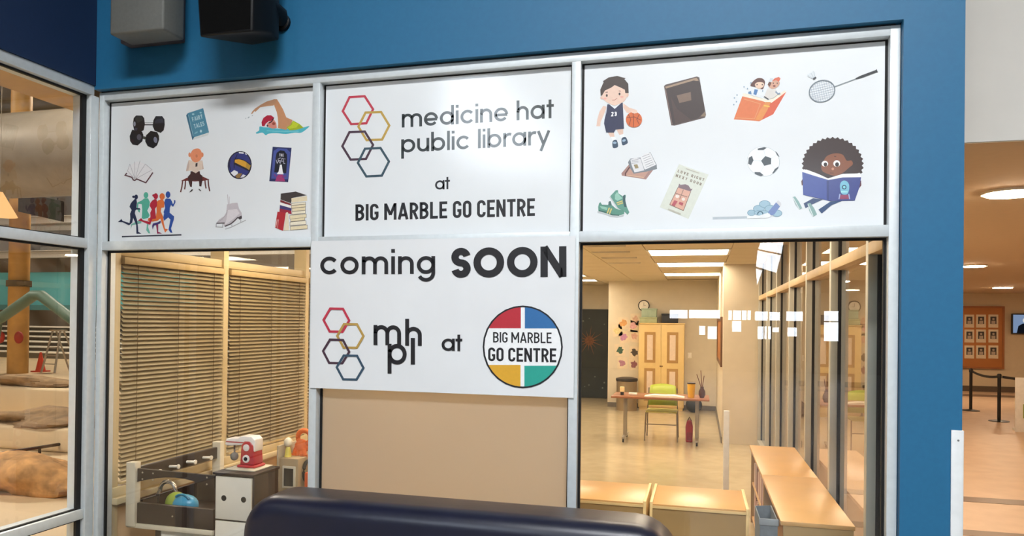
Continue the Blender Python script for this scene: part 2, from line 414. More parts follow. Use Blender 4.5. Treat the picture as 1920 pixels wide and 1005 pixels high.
for k, q in enumerate(rects):
    x0, x1, z0, z1 = mirrored(*q)
    t = thing('window_%d' % (k + 5), 'bright daylight pane in the wall behind the viewer, %s of the %s row' % (words[k if k < 10 else k - 10], 'upper' if k < 10 else 'lower'), 'window', ((x0 + x1) / 2, YB, z0), kind='structure')
    part('daylight_pane', DAYM, t, (x0, x1, YB - .045, YB - .03, z0, z1))
    e = .03
    part('window_frame', mat('window_frame_dark', '#2b2826', .5), t, (x0 - e, x1 + e, YB - .049, YB, z1, z1 + e), (x0 - e, x1 + e, YB - .049, YB, z0 - e, z0), (x0 - e, x0, YB - .049, YB, z0, z1), (x1, x1 + e, YB - .049, YB, z0, z1))
struct(part('ceiling_lobby', mat('lobby_ceiling', '#b9b6b0', .9), None, (-2.3, 13, -27, -.04, 7.0, 7.2), (-10, -2.3, -27, -6, 7.0, 7.2)), 'pale high ceiling of the lobby', 'ceiling')
FILLM = emitter('lobby_lamp_light', '#f7fafc', LOBBY_FILL)
SKYM = emitter('skylight_pane', '#e8f4ff', SKYLIGHT); SKYB = emitter('far_skylight_pane', '#e8f4ff', SKYLIGHT_B)
def ceil_light(x0, x1, y0, y1, m, label, nm, cat):
    t = thing(nm, label, cat, ((x0 + x1) / 2, (y0 + y1) / 2, 6.9), None)
    e = .06
    part('frame', WHITEM, t, (x0 - e, x1 + e, y0 - e, y0, 6.86, 7), (x0 - e, x1 + e, y1, y1 + e, 6.86, 7), (x0 - e, x0, y0, y1, 6.86, 7), (x1, x1 + e, y0, y1, 6.86, 7))
    part('diffuser' if nm == 'ceiling_light' else 'glass_pane', m, t, (x0, x1, y0, y1, 6.93, 6.97))
ceil_light(.2, 4.0, -6.4, -5.2, FILLM, 'large lobby ceiling lamp panel above the storefront', 'ceiling_light', 'ceiling light')  # unseen lamp, added to light the storefront wall evenly
ceil_light(-5.6, -2.7, -19.0, -9.6, SKYM, 'long skylight in the left part of the lobby ceiling', 'skylight', 'skylight')
ceil_light(-.6, 6.2, -25.5, -20.5, SKYB, 'broad skylight farther back in the lobby ceiling', 'skylight', 'skylight')
# slanted roof window at the back of the lobby
T = thing('roof_window', 'slanted bright roof window high in the lobby back wall', 'window', (4.5, YB, 3.6))
for q in (((1427, 452), (1470, 452), (1466, 475), (1422, 466)), ((1421, 469), (1465, 478), (1456, 511), (1418, 499)), ((1418, 503), (1430, 507), (1420, 534))):
    b = MB(); P = [oy(x, y, -YB) for x, y in q]; b.prism([(v.x, v.z) for v in P], 1, YB - .045, YB - .02); b.build('daylight_pane', DAYM, T)
# ================================================================== PRINTED SIGNS
PY = .0465                      # face of the sign panels inside the frame
BY = -.0135                     # face of the hanging banner
def arc(cx, cy, r, a0, a1, n=18, ry=None):
    ry = ry or r
    return [(cx + r * math.cos(math.radians(a0 + (a1 - a0) * i / n)), cy + ry * math.sin(math.radians(a0 + (a1 - a0) * i / n))) for i in range(n + 1)]
def ribbon(pts, w, closed=False):
    n = len(pts); L = []; Rr = []
    P = [Vector((p[0], p[1])) for p in pts]
    for i in range(n):
        if closed: a, b_ = P[(i - 1) % n], P[(i + 1) % n]
        else: a, b_ = P[max(i - 1, 0)], P[min(i + 1, n - 1)]
        d1 = (P[i] - a); d2 = (b_ - P[i])
        if d1.length < 1e-9: d1 = d2
        if d2.length < 1e-9: d2 = d1
        d1 = d1.normalized(); d2 = d2.normalized()
        t = (d1 + d2)
        if t.length < 1e-6: t = d1
        t.normalize(); nr = Vector((-t.y, t.x))
        k = max(.35, nr.dot(Vector((-d1.y, d1.x))))
        L.append(P[i] + nr * (w / 2 / k)); Rr.append(P[i] - nr * (w / 2 / k))
    q = []
    m = n if closed else n - 1
    for i in range(m):
        j = (i + 1) % n
        q.append([tuple(L[i]), tuple(L[j]), tuple(Rr[j]), tuple(Rr[i])])
    return q
ASC = 1.42
def geo_glyph(ch, t):
    """round geometric sans lower case (x-height 1): centre-line strokes and advance width"""
    h = t / 2; r = .5 - h; O = (arc(.5, .5, r, 0, 345, 23), True)
    st = lambda x, a, b_: ([(x, a), (x, b_)], False)
    def arch(x1, x2, top=1.):
        rr = (x2 - x1) / 2
        return ([(x2, 0)] + arc((x1 + x2) / 2, top - h - rr, rr, 0, 180, 14), False)
    if ch == 'o': return [O], 1.0
    if ch == 'c': return [(arc(.5, .5, r, 38, 322, 22), False)], .93
    if ch == 'a': return [O, st(1 - h, 0, 1)], 1.0
    if ch == 'd': return [O, st(1 - h, 0, ASC)], 1.0
    if ch == 'b': return [O, st(h, 0, ASC)], 1.0
    if ch == 'p': return [O, st(h, -.44, 1)], 1.0
    if ch == 'g': return [O, ([(1 - h, 1), (1 - h, .06)] + arc(.5, .06, r, -8, -152, 14), False)], 1.0
    if ch == 'e': return [(arc(.5, .5, r, 0, 322, 24), False), ([(h, .47), (1 - .3 * t, .47)], False)], 1.0
    if ch == 'i': return [st(h, 0, 1), st(h, 1.2, 1.2 + t)], t
    if ch == 'l': return [st(h, 0, ASC)], t
    if ch == 'm': return [st(h, 0, 1), arch(h, .72), arch(.72, 1.44 - h)], 1.44
    if ch == 'n': return [st(h, 0, 1), arch(h, .86 - h)], .86
    if ch == 'h': return [st(h, 0, ASC), arch(h, .86 - h)], .86
    if ch == 'u':
        rr = (.86 - t) / 2
        return [st(.86 - h, 0, 1), ([(h, 1)] + arc(.43, h + rr, rr, 180, 360, 14), False)], .86
    if ch == 'r': return [st(h, 0, 1), (arc(h + .34, 1 - h - .34, .34, 180, 68, 10), False)], .50
    if ch == 't': return [st(.25, 0, 1.33), ([(0, 1 - h), (.52, 1 - h)], False)], .52
    if ch == 'y': return [([(h * .9, 1), (.46, .06)], False), ([(.94 - h * .9, 1), (.27, -.44)], False)], .94
    if ch == ' ': return [], .34
    # heavy capitals, height 1
    if ch == 'S':
        rr = (1 - t) / 4; cx = rr + h
        return [(arc(cx, 1 - h - rr, rr, 12, 270, 18) + arc(cx, h + rr, rr, 90, -168, 18)[1:], False)], 2 * rr + t
    if ch == 'O': return [(arc(.49, .5, .49 - h, 0, 350, 35, .5 - h), True)], .98
    if ch == 'N': return [st(h, 0, 1), ([(h, 1 - .02), (.83 - h, .02)], False), st(.83 - h, 0, 1)], .83
def din_glyph(ch, t):
    """narrow industrial capitals, height 1"""
    h = t / 2; W = .50; r = (W - t) / 2
    st = lambda x, a, b_: ([(x, a), (x, b_)], False)
    bar = lambda y, a, b_: ([(a, y), (b_, y)], False)
    def bowl(y0, y1, w=W):
        rr = (y1 - y0) / 2
        return ([(h, y1), (w - h - rr, y1)] + arc(w - h - rr, (y0 + y1) / 2, rr, 90, -90, 12)[1:] + [(h, y0)], False)
    if ch == 'B': return [st(h, 0, 1), bowl(.53, 1 - h), bowl(h, .53, W + .02)], W + .02
    if ch == 'D': return [st(h, 0, 1), ([(h, 1 - h)] + arc(W - h - r, 1 - h - r, r, 90, 0, 6) + arc(W - h - r, h + r, r, 0, -90, 6) + [(h, h)], False)], W
    if ch == 'I': return [st(h, 0, 1)], t
    if ch == 'G': return [([(W - h, .72)] + arc(W / 2, 1 - h - r, r, 0, 180, 12) + arc(W / 2, h + r, r, 180, 360, 12) + [(W - h, .44), (W * .52, .44)], False)], W
    if ch == 'O': return [(arc(W / 2, 1 - h - r, r, 0, 180, 12) + arc(W / 2, h + r, r, 180, 360, 12), True)], W
    if ch == 'C': return [([(W - h, .70)] + arc(W / 2, 1 - h - r, r, 0, 180, 12) + arc(W / 2, h + r, r, 180, 360, 12) + [(W - h, .30)], False)], W
    if ch == 'M': return [st(h, 0, 1), ([(h, .97), (.36, .30)], False), ([(.36, .30), (.72 - h, .97)], False), st(.72 - h, 0, 1)], .72
    if ch == 'A': return [([(h * .8, 0), (.30, 1)], False), ([(.30, 1), (.60 - h * .8, 0)], False), bar(.27, .13, .47)], .60
    if ch == 'R': return [st(h, 0, 1), bowl(.47, 1 - h), ([(W * .48, .47), (W - h * .8, 0)], False)], W
    if ch == 'L': return [st(h, 0, 1), bar(h, h, W * .92)], W * .92
    if ch == 'E': return [st(h, 0, 1), bar(h, h, W * .92), bar(.5, h, W * .84), bar(1 - h, h, W * .92)], W * .92
    if ch == 'F': return [st(h, 0, 1), bar(.5, h, W * .84), bar(1 - h, h, W * .92)], W * .92
    if ch == 'T': return [st(W / 2, 0, 1), bar(1 - h, 0, W)], W
    if ch == 'N': return [st(h, 0, 1), ([(h, .97), (W + .04 - h, .03)], False), st(W + .04 - h, 0, 1)], W + .04
    if ch == 'H': return [st(h, 0, 1), st(W - h, 0, 1), bar(.5, h, W - h)], W
    if ch == 'V': return [([(h * .8, 1), (.27, 0)], False), ([(.54 - h * .8, 1), (.27, 0)], False)], .54
    if ch == 'X': return [([(h, 1), (W - h, 0)], False), ([(W - h, 1), (h, 0)], False)], W
    if ch == 'Y': return [([(h, 1), (W / 2, .5)], False), ([(W - h, 1), (W / 2, .5)], False), st(W / 2, 0, .5)], W
    if ch == 'S': return [(arc(W / 2, 1 - h - .21, r, 15, 270, 12, .21) + arc(W / 2, h + .21, r, 90, -165, 12, .21)[1:], False)], W
    if ch == '2': return [(arc(W / 2, 1 - h - r, r, 170, -20, 10) + [(h, h), (W - h * .4, h)], False)], W
    if ch == '3': return [(arc(W / 2, 1 - h - .2, r, 160, -90, 10, .2) + arc(W / 2, h + .22, r, 90, -160, 10, .22), False)], W
    return [], .16
def set_text(s, font, t, gap):
    """quads and strokes of one line, its width"""
    x = 0; q = []
    for ch in s:
        st, w = font(ch, t)
        for pts, closed in st: q += ribbon([(p[0] + x, p[1]) for p in pts], t, closed)
        x += w + gap
    return q, x - gap
class Print:
    """flat ink on a panel: outlines given in photo pixels, laid on the panel's own plane"""
    def __init__(s, plane, kind='panel', x0=0, y0=0, k=1.):
        s.plane = plane; s.kind = kind; s.x0, s.y0, s.k = x0, y0, k; s.mb = MB(); s.ms = []; s.n = 0
    def _mi(s, c):
        m = ink(c, s.kind)
        if m not in s.ms: s.ms.append(m)
        return s.ms.index(m)
    def raw(s, c, polys, layer=True):
        if layer: s.n += 1
        y = s.plane - .00012 * s.n; mi = s._mi(c)
        for p in polys:
            vs = [oy(s.x0 + a / s.k, s.y0 + b_ / s.k, y) for a, b_ in p]
            s.mb.add(vs, [list(range(len(vs)))], mi)
        return s
    def poly(s, c, pts, smooth=False):
        if smooth:
            out = []; n = len(pts)
            for i in range(n):
                p0, p1, p2, p3 = pts[i - 1], pts[i], pts[(i + 1) % n], pts[(i + 2) % n]
                for k in range(4):
                    t = k / 4
                    out.append(tuple(.5 * ((2 * p1[j]) + (-p0[j] + p2[j]) * t + (2 * p0[j] - 5 * p1[j] + 4 * p2[j] - p3[j]) * t * t + (-p0[j] + 3 * p1[j] - 3 * p2[j] + p3[j]) * t ** 3) for j in (0, 1)))
            pts = out
        return s.raw(c, [pts])
    def line(s, c, w, pts, closed=False): return s.raw(c, ribbon(pts, w, closed))
    def ell(s, c, cx, cy, rx, ry=None, rot=0, a0=0, a1=360):
        ry = ry or rx; q = math.radians(rot); full = a1 - a0 == 360
        pts = [(math.cos(math.radians(a0 + (a1 - a0) * i / 28)) * rx, math.sin(math.radians(a0 + (a1 - a0) * i / 28)) * ry) for i in range(28 if full else 29)]
        return s.raw(c, [[(cx + a * math.cos(q) - b_ * math.sin(q), cy + a * math.sin(q) + b_ * math.cos(q)) for a, b_ in pts]])
    def text(s, c, txt, font, t, gap, bl, br, hl, hr):
        """bl, br: ends of the base line; hl, hr: pixels per unit height (vectors or numbers, up) at both ends"""
        q, W = set_text(txt, font, t, gap)
        V = lambda h: h if isinstance(h, tuple) else (0, -h)
        hl, hr = V(hl), V(hr)
        def m(p):
            f = p[0] / W
            return (bl[0] + (br[0] - bl[0]) * f + (hl[0] + (hr[0] - hl[0]) * f) * p[1], bl[1] + (br[1] - bl[1]) * f + (hl[1] + (hr[1] - hl[1]) * f) * p[1])
        return s.raw(c, [[m(p) for p in poly] for poly in q])
    def hexagon(s, c, l, r, w):
        """regular hexagon ring from its left and right corner"""
        cx, cy = (l[0] + r[0]) / 2, (l[1] + r[1]) / 2; ux, uy = (r[0] - l[0]) / 2, (r[1] - l[1]) / 2
        R = math.hypot(ux, uy); e = (ux / R, uy / R); f = (-uy / R, ux / R)
        pts = [(cx + (R - w / 1.7) * (math.cos(math.radians(a)) * e[0] + 1.03 * math.sin(math.radians(a)) * f[0]), cy + (R - w / 1.7) * (math.cos(math.radians(a)) * e[1] + 1.03 * math.sin(math.radians(a)) * f[1])) for a in range(0, 360, 60)]
        return s.line(c, w, pts, True)
    def build(s, name, parent, label):
        return s.mb.build(name, s.ms, parent, smooth='flat', label=label)

def lettering(plane, kind, parent, label, c, txt, font, t, gap, bl, br, hl, hr):
    _, W = set_text(txt, font, t, gap); x = 0
    for wd in txt.split(' '):
        q, w_ = set_text(wd, font, t, gap); p = Print(plane, kind)
        def m(pt):
            f = (x + pt[0]) / W; h = hl + (hr - hl) * f
            return (bl[0] + (br[0] - bl[0]) * f, bl[1] + (br[1] - bl[1]) * f - h * pt[1])
        p.raw(c, [[m(pt) for pt in poly] for poly in q]); p.build('printed_word', parent, label)
        x += w_ + gap + font(' ', t)[1] + gap
# ---- the three upper sign panels
SIGN = []
for i, (lab) in enumerate(['white printed sign panel with dumbbells, swimmer and runners', 'white printed sign panel with four linked hexagons and grey lettering', 'white printed sign panel with basketball boy, racket and reading girl']):
    a, b_ = MX[i] + HW + .012, MX[i + 1] - HW - .012
    p = MB(); p.box(a, b_, PY, PY + .006, R1, H0 - .008)
    SIGN.append(tag(p.build('printed_sign', PANEL), lab, 'sign', 'sign panels above the windows'))
L, Cn, Rt = SIGN
KK = '#17151a'
# centre panel
p = Print(PY, 'panel', 630, 165, 5.582)
p.hexagon('#c33a4c', (57, 243), (402, 222), 24); p.build('printed_hexagon', Cn, 'red hexagon outline')
p = Print(PY - .0002, 'panel', 630, 165, 5.582)
p.hexagon('#c3a04c', (220, 405), (572, 392), 24); p.build('printed_hexagon', Cn, 'mustard hexagon outline')
p = Print(PY - .0004, 'panel', 630, 165, 5.582)
p.hexagon('#48303f', (52, 610), (402, 595), 24); p.build('printed_hexagon', Cn, 'dark plum hexagon outline')
p = Print(PY - .0006, 'panel', 630, 165, 5.582)
p.hexagon('#37505c', (215, 785), (568, 768), 24); p.build('printed_hexagon', Cn, 'slate teal hexagon outline')
GLARE_GREY = '#2b3130'  # black ink lightened to grey-green, glare put into the colour
lettering(PY, 'panel', Cn, 'word in the upper line of rounded grey lettering', GLARE_GREY, 'medicine hat', geo_glyph, .20, .13, (753.3, 239.2), (1038.4, 221.3), 25.2, 26.4)
lettering(PY, 'panel', Cn, 'word in the second line of rounded grey lettering', GLARE_GREY, 'public library', geo_glyph, .20, .13, (752.2, 286.6), (1031.7, 270.5), 25.2, 26.2)
p = Print(PY); p.text(KK, 'at', geo_glyph, .20, .05, (815.7, 355.9), (843.7, 354.6), 17.4, 17.4); p.build('printed_lettering', Cn, 'small black word at the centre')
lettering(PY, 'panel', Cn, 'word in the bottom line of narrow black capitals', KK, 'BIG MARBLE GO CENTRE', din_glyph, .165, .085, (666.4, 414.0), (1003, 404.9), 30.6, 33.2)

# left panel illustrations
p = Print(PY, 'panel', 230, 200, 10.667)
p.line('#4d4d50', 60, [(430, 345), (640, 345)]); p.line('#e9e9ec', 26, [(430, 335), (640, 335)])
p.line('#43463f', 56, [(340, 600), (500, 640)])
p.poly('#101014', [(270, 175), (390, 180), (430, 230), (445, 350), (420, 470), (330, 520), (225, 460), (205, 350), (220, 230)])
p.poly('#2a2c2b', [(285, 190), (380, 195), (415, 260), (300, 330), (250, 250)])
p.ell('#9a9cab', 238, 345, 22, 48); p.poly('#35364a', [(225, 420), (300, 425), (275, 500), (240, 480)])
p.poly('#121116', [(660, 190), (790, 190), (835, 250), (842, 360), (820, 470), (760, 525), (640, 480), (600, 390), (615, 270)])
p.poly('#33303c', [(690, 250), (800, 240), (820, 320), (640, 340), (640, 290)])
p.poly('#0c0b10', [(190, 460), (280, 480), (390, 500), (415, 570), (395, 690), (300, 775), (200, 760), (150, 690), (140, 590)])
p.ell('#52505c', 330, 610, 46, 60); p.poly('#2a0f16', [(170, 640), (220, 660), (220, 740), (165, 700)])
p.poly('#0a0910', [(560, 485), (690, 510), (725, 580), (730, 660), (690, 770), (610, 835), (500, 790), (450, 690), (470, 570)])
p.ell('#7e8196', 655, 665, 36, 62, -10)
p.build('printed_dumbbells', L, 'pair of black hexagonal dumbbells')
p = Print(PY, 'panel', 230, 200, 10.667)
p.poly('#d8dcda', [(1400, 665), (1430, 610), (1730, 520), (1705, 575)])
p.poly('#3c6a83', [(1270, 175), (1300, 130), (1430, 615), (1395, 670)]); p.poly('#4f8aa2', [(1300, 130), (1610, 30), (1728, 515), (1425, 612)])
p.line('#9fc6d2', 8, [(1315, 165), (1410, 590)])
p.text('#bfd9de', 'FAIRY', din_glyph, .18, .14, (1400, 300), (1605, 235), (-22, -85), (-20, -85))
p.text('#bfd9de', 'TALES', din_glyph, .18, .14, (1440, 440), (1640, 375), (-22, -85), (-20, -85))
p.ell('#a5ccd6', 1410, 150, 26, 18); p.ell('#a5ccd6', 1560, 120, 22, 16); p.ell('#bfdbe2', 1565, 490, 20, 28); p.ell('#7fb2c2', 1470, 520, 40, 14, -30)
p.build('printed_book', L, 'teal closed story book')
p = Print(PY, 'panel', 450, 170, 11.164)
p.poly('#4fb4c4', [(330, 880), (400, 830), (410, 750), (500, 765), (600, 770), (760, 790), (960, 800), (1150, 790), (1320, 770), (1450, 740), (1400, 800), (1280, 880), (1150, 880), (960, 905), (760, 890), (600, 900), (540, 935), (470, 880), (360, 900)], True)
p.line('#7ccbd6', 16, [(560, 840), (760, 850), (1000, 850), (1230, 850)])
p.poly('#c98f66', [(700, 250), (700, 180), (775, 180), (830, 270), (900, 390), (970, 560), (1100, 615), (1060, 740), (960, 820), (790, 780), (800, 700), (790, 560), (770, 450), (720, 320)])
p.poly('#c2906c', [(780, 185), (700, 185), (560, 225), (440, 290), (320, 370), (260, 430), (225, 495), (260, 480), (300, 430), (330, 440), (420, 350), (560, 325), (700, 310), (740, 260)])
p.poly('#a3b420', [(1110, 625), (1250, 700), (1330, 775), (1180, 820), (1040, 830), (970, 770), (1050, 720)]); p.poly('#c3cf2c', [(1110, 640), (1230, 705), (1180, 770), (1040, 800), (1000, 770), (1080, 720)])
p.poly('#d98c7c', [(560, 700), (640, 620), (700, 590), (760, 680), (770, 780), (690, 795), (600, 770)])
p.poly('#b01c38', [(460, 740), (450, 660), (490, 570), (570, 515), (650, 515), (720, 570), (680, 620), (600, 640), (540, 690), (510, 745)])
p.line('#3a1024', 22, [(700, 580), (660, 650), (600, 680)]); p.ell('#2e2838', 575, 735, 18, 22); p.ell('#a34c36', 705, 690, 34, 30)
for q in ((180, 560, 24), (120, 580, 14), (260, 520, 16)): p.ell('#aab4b8', q[0], q[1], q[2], q[2] * .5, -45)
p.build('printed_swimmer', L, 'swimmer with red cap in turquoise water')
p = Print(PY, 'panel', 220, 270, 10.667)
p.poly('#eceaec', [(170, 600), (210, 470), (300, 400), (390, 350), (460, 360), (600, 420), (710, 540), (560, 760), (400, 700), (350, 720), (300, 670)])
for q in ([(350, 690), (250, 400)], [(350, 690), (345, 350)], [(360, 690), (455, 330)], [(370, 690), (560, 400)], [(380, 690), (690, 520)], [(345, 690), (205, 540)], [(250, 400), (205, 540)], [(560, 400), (700, 520)]): p.line('#a9a5ac', 7, q)
p.line('#5f3a40', 24, [(190, 580), (155, 625), (290, 665), (320, 720), (350, 728), (390, 700), (570, 775), (710, 570)])
p.build('printed_open_book', L, 'small open white book with dark red covers')
p = Print(PY, 'panel', 220, 270, 10.667)
for q in ([(1310, 720), (1290, 860), (1265, 965)], [(1365, 720), (1360, 820), (1345, 910)], [(1750, 700), (1758, 800), (1775, 890)], [(1815, 700), (1825, 830), (1848, 945)]): p.line('#5e2a26', 26, q)
p.poly('#6d2a26', [(1270, 740), (1380, 680), (1720, 655), (1845, 715), (1700, 740), (1550, 750), (1400, 735)])
p.poly('#3a1512', [(1465, 545), (1650, 545), (1655, 600), (1705, 640), (1700, 740), (1680, 850), (1640, 845), (1630, 730), (1500, 730), (1490, 860), (1455, 855), (1420, 740), (1405, 660), (1460, 600)])
p.poly('#e2cdbc', [(1430, 320), (1480, 330), (1680, 330), (1705, 330), (1728, 500), (1660, 520), (1570, 585), (1470, 530), (1375, 545), (1390, 440)])
p.poly('#cdb4a6', [(1425, 325), (1395, 430), (1375, 545), (1420, 530), (1440, 430)]); p.poly('#cdb4a6', [(1690, 325), (1700, 420), (1700, 510), (1728, 500)])
p.ell('#dd8a64', 1445, 215, 24, 46); p.ell('#dd8a64', 1700, 215, 24, 46)
p.poly('#e58d64', [(1480, 160), (1530, 105), (1620, 90), (1670, 130), (1690, 200), (1680, 290), (1620, 350), (1550, 365), (1490, 320), (1460, 240)], True)
p.ell('#c87450', 1585, 240, 22, 34); p.poly('#2a1210', [(1565, 390), (1605, 375), (1600, 450), (1560, 455)])
p.poly('#251815', [(1490, 905), (1520, 915), (1480, 950), (1440, 965)]); p.poly('#251815', [(1630, 890), (1680, 935), (1665, 945), (1625, 915)])
p.build('printed_seated_man', L, 'bald man sitting on a red bench')
p = Print(PY, 'panel', 410, 265, 10.667)
p.ell('#1b1a2c', 420, 475, 240, 282, 8); p.ell('#2e3578', 420, 475, 218, 258, 8)
p.line('#161528', 14, [(370, 260), (310, 400), (310, 540)]); p.line('#161528', 14, [(230, 350), (215, 480), (240, 590)])
p.poly('#1b1a2c', [(305, 360), (380, 340), (500, 370), (620, 440), (650, 480), (620, 610), (480, 540), (310, 460)])
p.poly('#d79f35', [(325, 370), (400, 358), (500, 385), (560, 420), (545, 530), (470, 495), (320, 420)]); p.poly('#b48a35', [(560, 425), (640, 485), (610, 575), (545, 530)])
p.poly('#ebebef', [(240, 630), (310, 575), (385, 610), (380, 650), (310, 700)]); p.poly('#957440', [(330, 700), (395, 640), (470, 640), (420, 735), (370, 735)]); p.poly('#dedee2', [(485, 660), (545, 680), (500, 720), (430, 730)])
p.poly('#ebebef', [(400, 215), (500, 220), (500, 250), (410, 240)]); p.poly('#ebebef', [(525, 235), (565, 255), (560, 270), (530, 258)])
p.build('printed_volleyball', L, 'navy and yellow volleyball')
p = Print(PY, 'panel', 410, 265, 10.667)
p.poly('#232a5c', [(1080, 108), (1458, 130), (1390, 818), (1012, 798)]); p.poly('#46539a', [(1100, 190), (1180, 140), (1360, 150), (1430, 220), (1385, 760), (1050, 745)])
p.poly('#0f0c1c', [(1140, 330), (1160, 230), (1230, 180), (1310, 190), (1365, 260), (1370, 400), (1350, 640), (1110, 620)])
p.text('#cfcdd6', 'THE', din_glyph, .2, .15, (1210, 300), (1300, 305), 55, 55)
for q in ([(1240, 330), (1190, 350), (1190, 380), (1240, 385)], [(1260, 385), (1265, 340), (1290, 340), (1295, 385)], [(1310, 350), (1335, 355)], [(1150, 370), (1170, 440), (1200, 390), (1230, 440), (1240, 395), (1290, 400)], [(1300, 385), (1300, 440), (1330, 445)]): p.line('#b9b5c4', 12, q)
p.poly('#f3f1f3', [(1225, 470), (1262, 465), (1280, 600), (1300, 660), (1160, 655), (1200, 600)])
p.poly('#a5366f', [(1180, 670), (1280, 665), (1330, 800), (1130, 795)]); p.line('#7e3a80', 26, [(1110, 660), (1160, 720)]); p.line('#7e3a80', 26, [(1340, 690), (1270, 720)])
p.build('printed_book', L, 'dark blue book cover with a white figure')
p = Print(PY, 'panel', 210, 350, 10.05)
p.line('#2c2d3c', 26, [(185, 942), (750, 925), (1308, 908)])
TEAL_, NAV_, RED_, ORA_, BLU_ = '#57b39c', '#1f2748', '#b5203a', '#e07035', '#2a4fa0'
p.ell(TEAL_, 640, 160, 44, 58); p.poly(TEAL_, [(610, 220), (680, 220), (715, 290), (700, 380), (665, 450), (710, 540), (680, 590), (590, 610), (560, 590), (570, 440), (560, 330), (500, 320), (490, 400), (530, 430), (520, 490), (495, 470), (465, 400), (475, 300), (560, 260)])
p.poly('#6fb9a8', [(700, 640), (680, 760), (720, 880), (690, 880), (645, 820), (660, 700)]); p.poly('#7fb8ab', [(560, 610), (550, 690), (440, 715), (375, 730), (355, 800), (355, 710), (450, 660)])
p.ell(NAV_, 455, 195, 34, 46); p.ell(NAV_, 405, 190, 26, 22); p.poly(NAV_, [(430, 230), (460, 240), (470, 300), (460, 400), (520, 405), (540, 430), (460, 430), (440, 450), (430, 500), (470, 620), (490, 760), (495, 850), (555, 885), (460, 888), (455, 720), (400, 590), (380, 680), (320, 730), (200, 670), (110, 665), (180, 610), (200, 645), (330, 685), (345, 600), (340, 510), (370, 440), (330, 380), (350, 320), (390, 270)])
p.ell(ORA_, 945, 185, 50, 62); p.poly(ORA_, [(920, 240), (960, 240), (990, 300), (980, 390), (930, 400), (920, 470), (960, 560), (975, 680), (1000, 790), (1055, 805), (1000, 865), (975, 800), (935, 680), (910, 600), (860, 640), (760, 660), (670, 640), (690, 590), (820, 590), (840, 480), (840, 350), (830, 300), (870, 260)])
p.ell(RED_, 825, 180, 42, 56); p.ell(RED_, 785, 165, 26, 24); p.poly(RED_, [(800, 235), (840, 240), (850, 300), (850, 360), (810, 420), (820, 500), (830, 600), (760, 610), (720, 720), (640, 690), (550, 650), (490, 640), (550, 590), (580, 630), (700, 660), (725, 560), (720, 490), (750, 430), (710, 360), (720, 310), (760, 260)])
p.poly('#8e1f4c', [(820, 680), (870, 690), (870, 850), (940, 880), (850, 885), (835, 760)])
p.ell(BLU_, 1055, 150, 44, 62); p.poly(BLU_, [(1030, 220), (1100, 230), (1125, 270), (1150, 330), (1170, 290), (1165, 250), (1195, 260), (1195, 300), (1150, 380), (1110, 340), (1090, 400), (1085, 490), (1170, 560), (1165, 620), (1110, 790), (1140, 870), (1100, 865), (1065, 810), (1100, 620), (1060, 580), (980, 640), (965, 580), (980, 500), (970, 480), (1000, 400), (985, 300), (1000, 240)])
p.poly('#3c2d70', [(920, 640), (915, 690), (830, 720), (790, 735), (765, 810), (755, 740), (770, 695), (860, 670)])
p.build('printed_runners', L, 'five coloured running silhouettes on a ground line')
p = Print(PY, 'panel', 390, 350, 9.6)
p.poly('#c9c1c6', [(340, 320), (440, 295), (530, 290), (560, 400), (605, 470), (610, 530), (540, 560), (470, 640), (400, 690), (300, 720), (270, 655), (150, 655), (200, 590), (290, 530), (330, 460)], False)
p.poly('#dfd8db', [(360, 420), (520, 400), (570, 480), (480, 560), (380, 640), (300, 690), (330, 600)])
p.line('#b5adb3', 14, [(345, 420), (330, 500), (250, 590), (170, 640)]); p.line('#c2bbc0', 12, [(370, 330), (350, 140)]); p.line('#cfc9cd', 10, [(385, 330), (385, 180)])
p.line('#4e4548', 20, [(150, 660), (300, 655)]); p.line('#4e4548', 22, [(300, 715), (410, 670), (470, 620), (540, 550)]); p.poly('#4a4043', [(530, 555), (605, 520), (612, 570), (570, 595)])
p.line('#a9a7aa', 16, [(150, 665), (145, 725), (265, 730), (270, 665)]); p.line('#b3b3b5', 16, [(310, 765), (420, 730), (560, 660), (680, 605)]); p.line('#b3b3b5', 14, [(430, 680), (430, 730)]); p.line('#b3b3b5', 14, [(590, 590), (590, 640)])
p.build('printed_skates', L, 'pair of pale ice skates')
p = Print(PY, 'panel', 390, 350, 9.6)
p.poly('#3f3634', [(1310, 125), (1580, 88), (1780, 155), (1510, 205), (1495, 300), (1305, 230)]); p.poly('#eadbb8', [(1500, 210), (1780, 165), (1785, 255), (1505, 290)])
p.poly('#7d2a2c', [(1300, 235), (1490, 305), (1495, 340), (1300, 280)]); p.poly('#f4f0ea', [(1290, 285), (1500, 350), (1505, 390), (1290, 325)]); p.poly('#453a72', [(1295, 330), (1505, 390), (1500, 440), (1290, 400)]); p.poly('#a02238', [(1290, 395), (1500, 435), (1505, 500), (1440, 480), (1285, 460)])
for k, q in enumerate([(1505, 1755, 305, 335), (1505, 1755, 345, 385), (1515, 1750, 395, 445), (1515, 1750, 455, 500), (1475, 1765, 520, 580), (1490, 1740, 585, 625), (1480, 1760, 640, 700), (1485, 1785, 720, 780)]):
    d = -26
    p.poly('#7a6a5a', [(q[0] - 6, q[2] - 6), (q[1] + 6, q[2] + d - 6), (q[1] + 6, q[3] + d + 6), (q[0] - 6, q[3] + 6)]); p.poly('#ecdcb6' if k % 3 else '#f2e8cf', [(q[0], q[2]), (q[1], q[2] + d), (q[1], q[3] + d), (q[0], q[3])])
p.poly('#b3242f', [(1250, 450), (1400, 470), (1350, 795), (1205, 735)]); p.line('#ecc2b8', 12, [(1245, 590), (1220, 730)]); p.line('#ecc2b8', 8, [(1270, 590), (1250, 740)])
p.poly('#eadcc0', [(1405, 465), (1440, 460), (1465, 780), (1360, 795)])
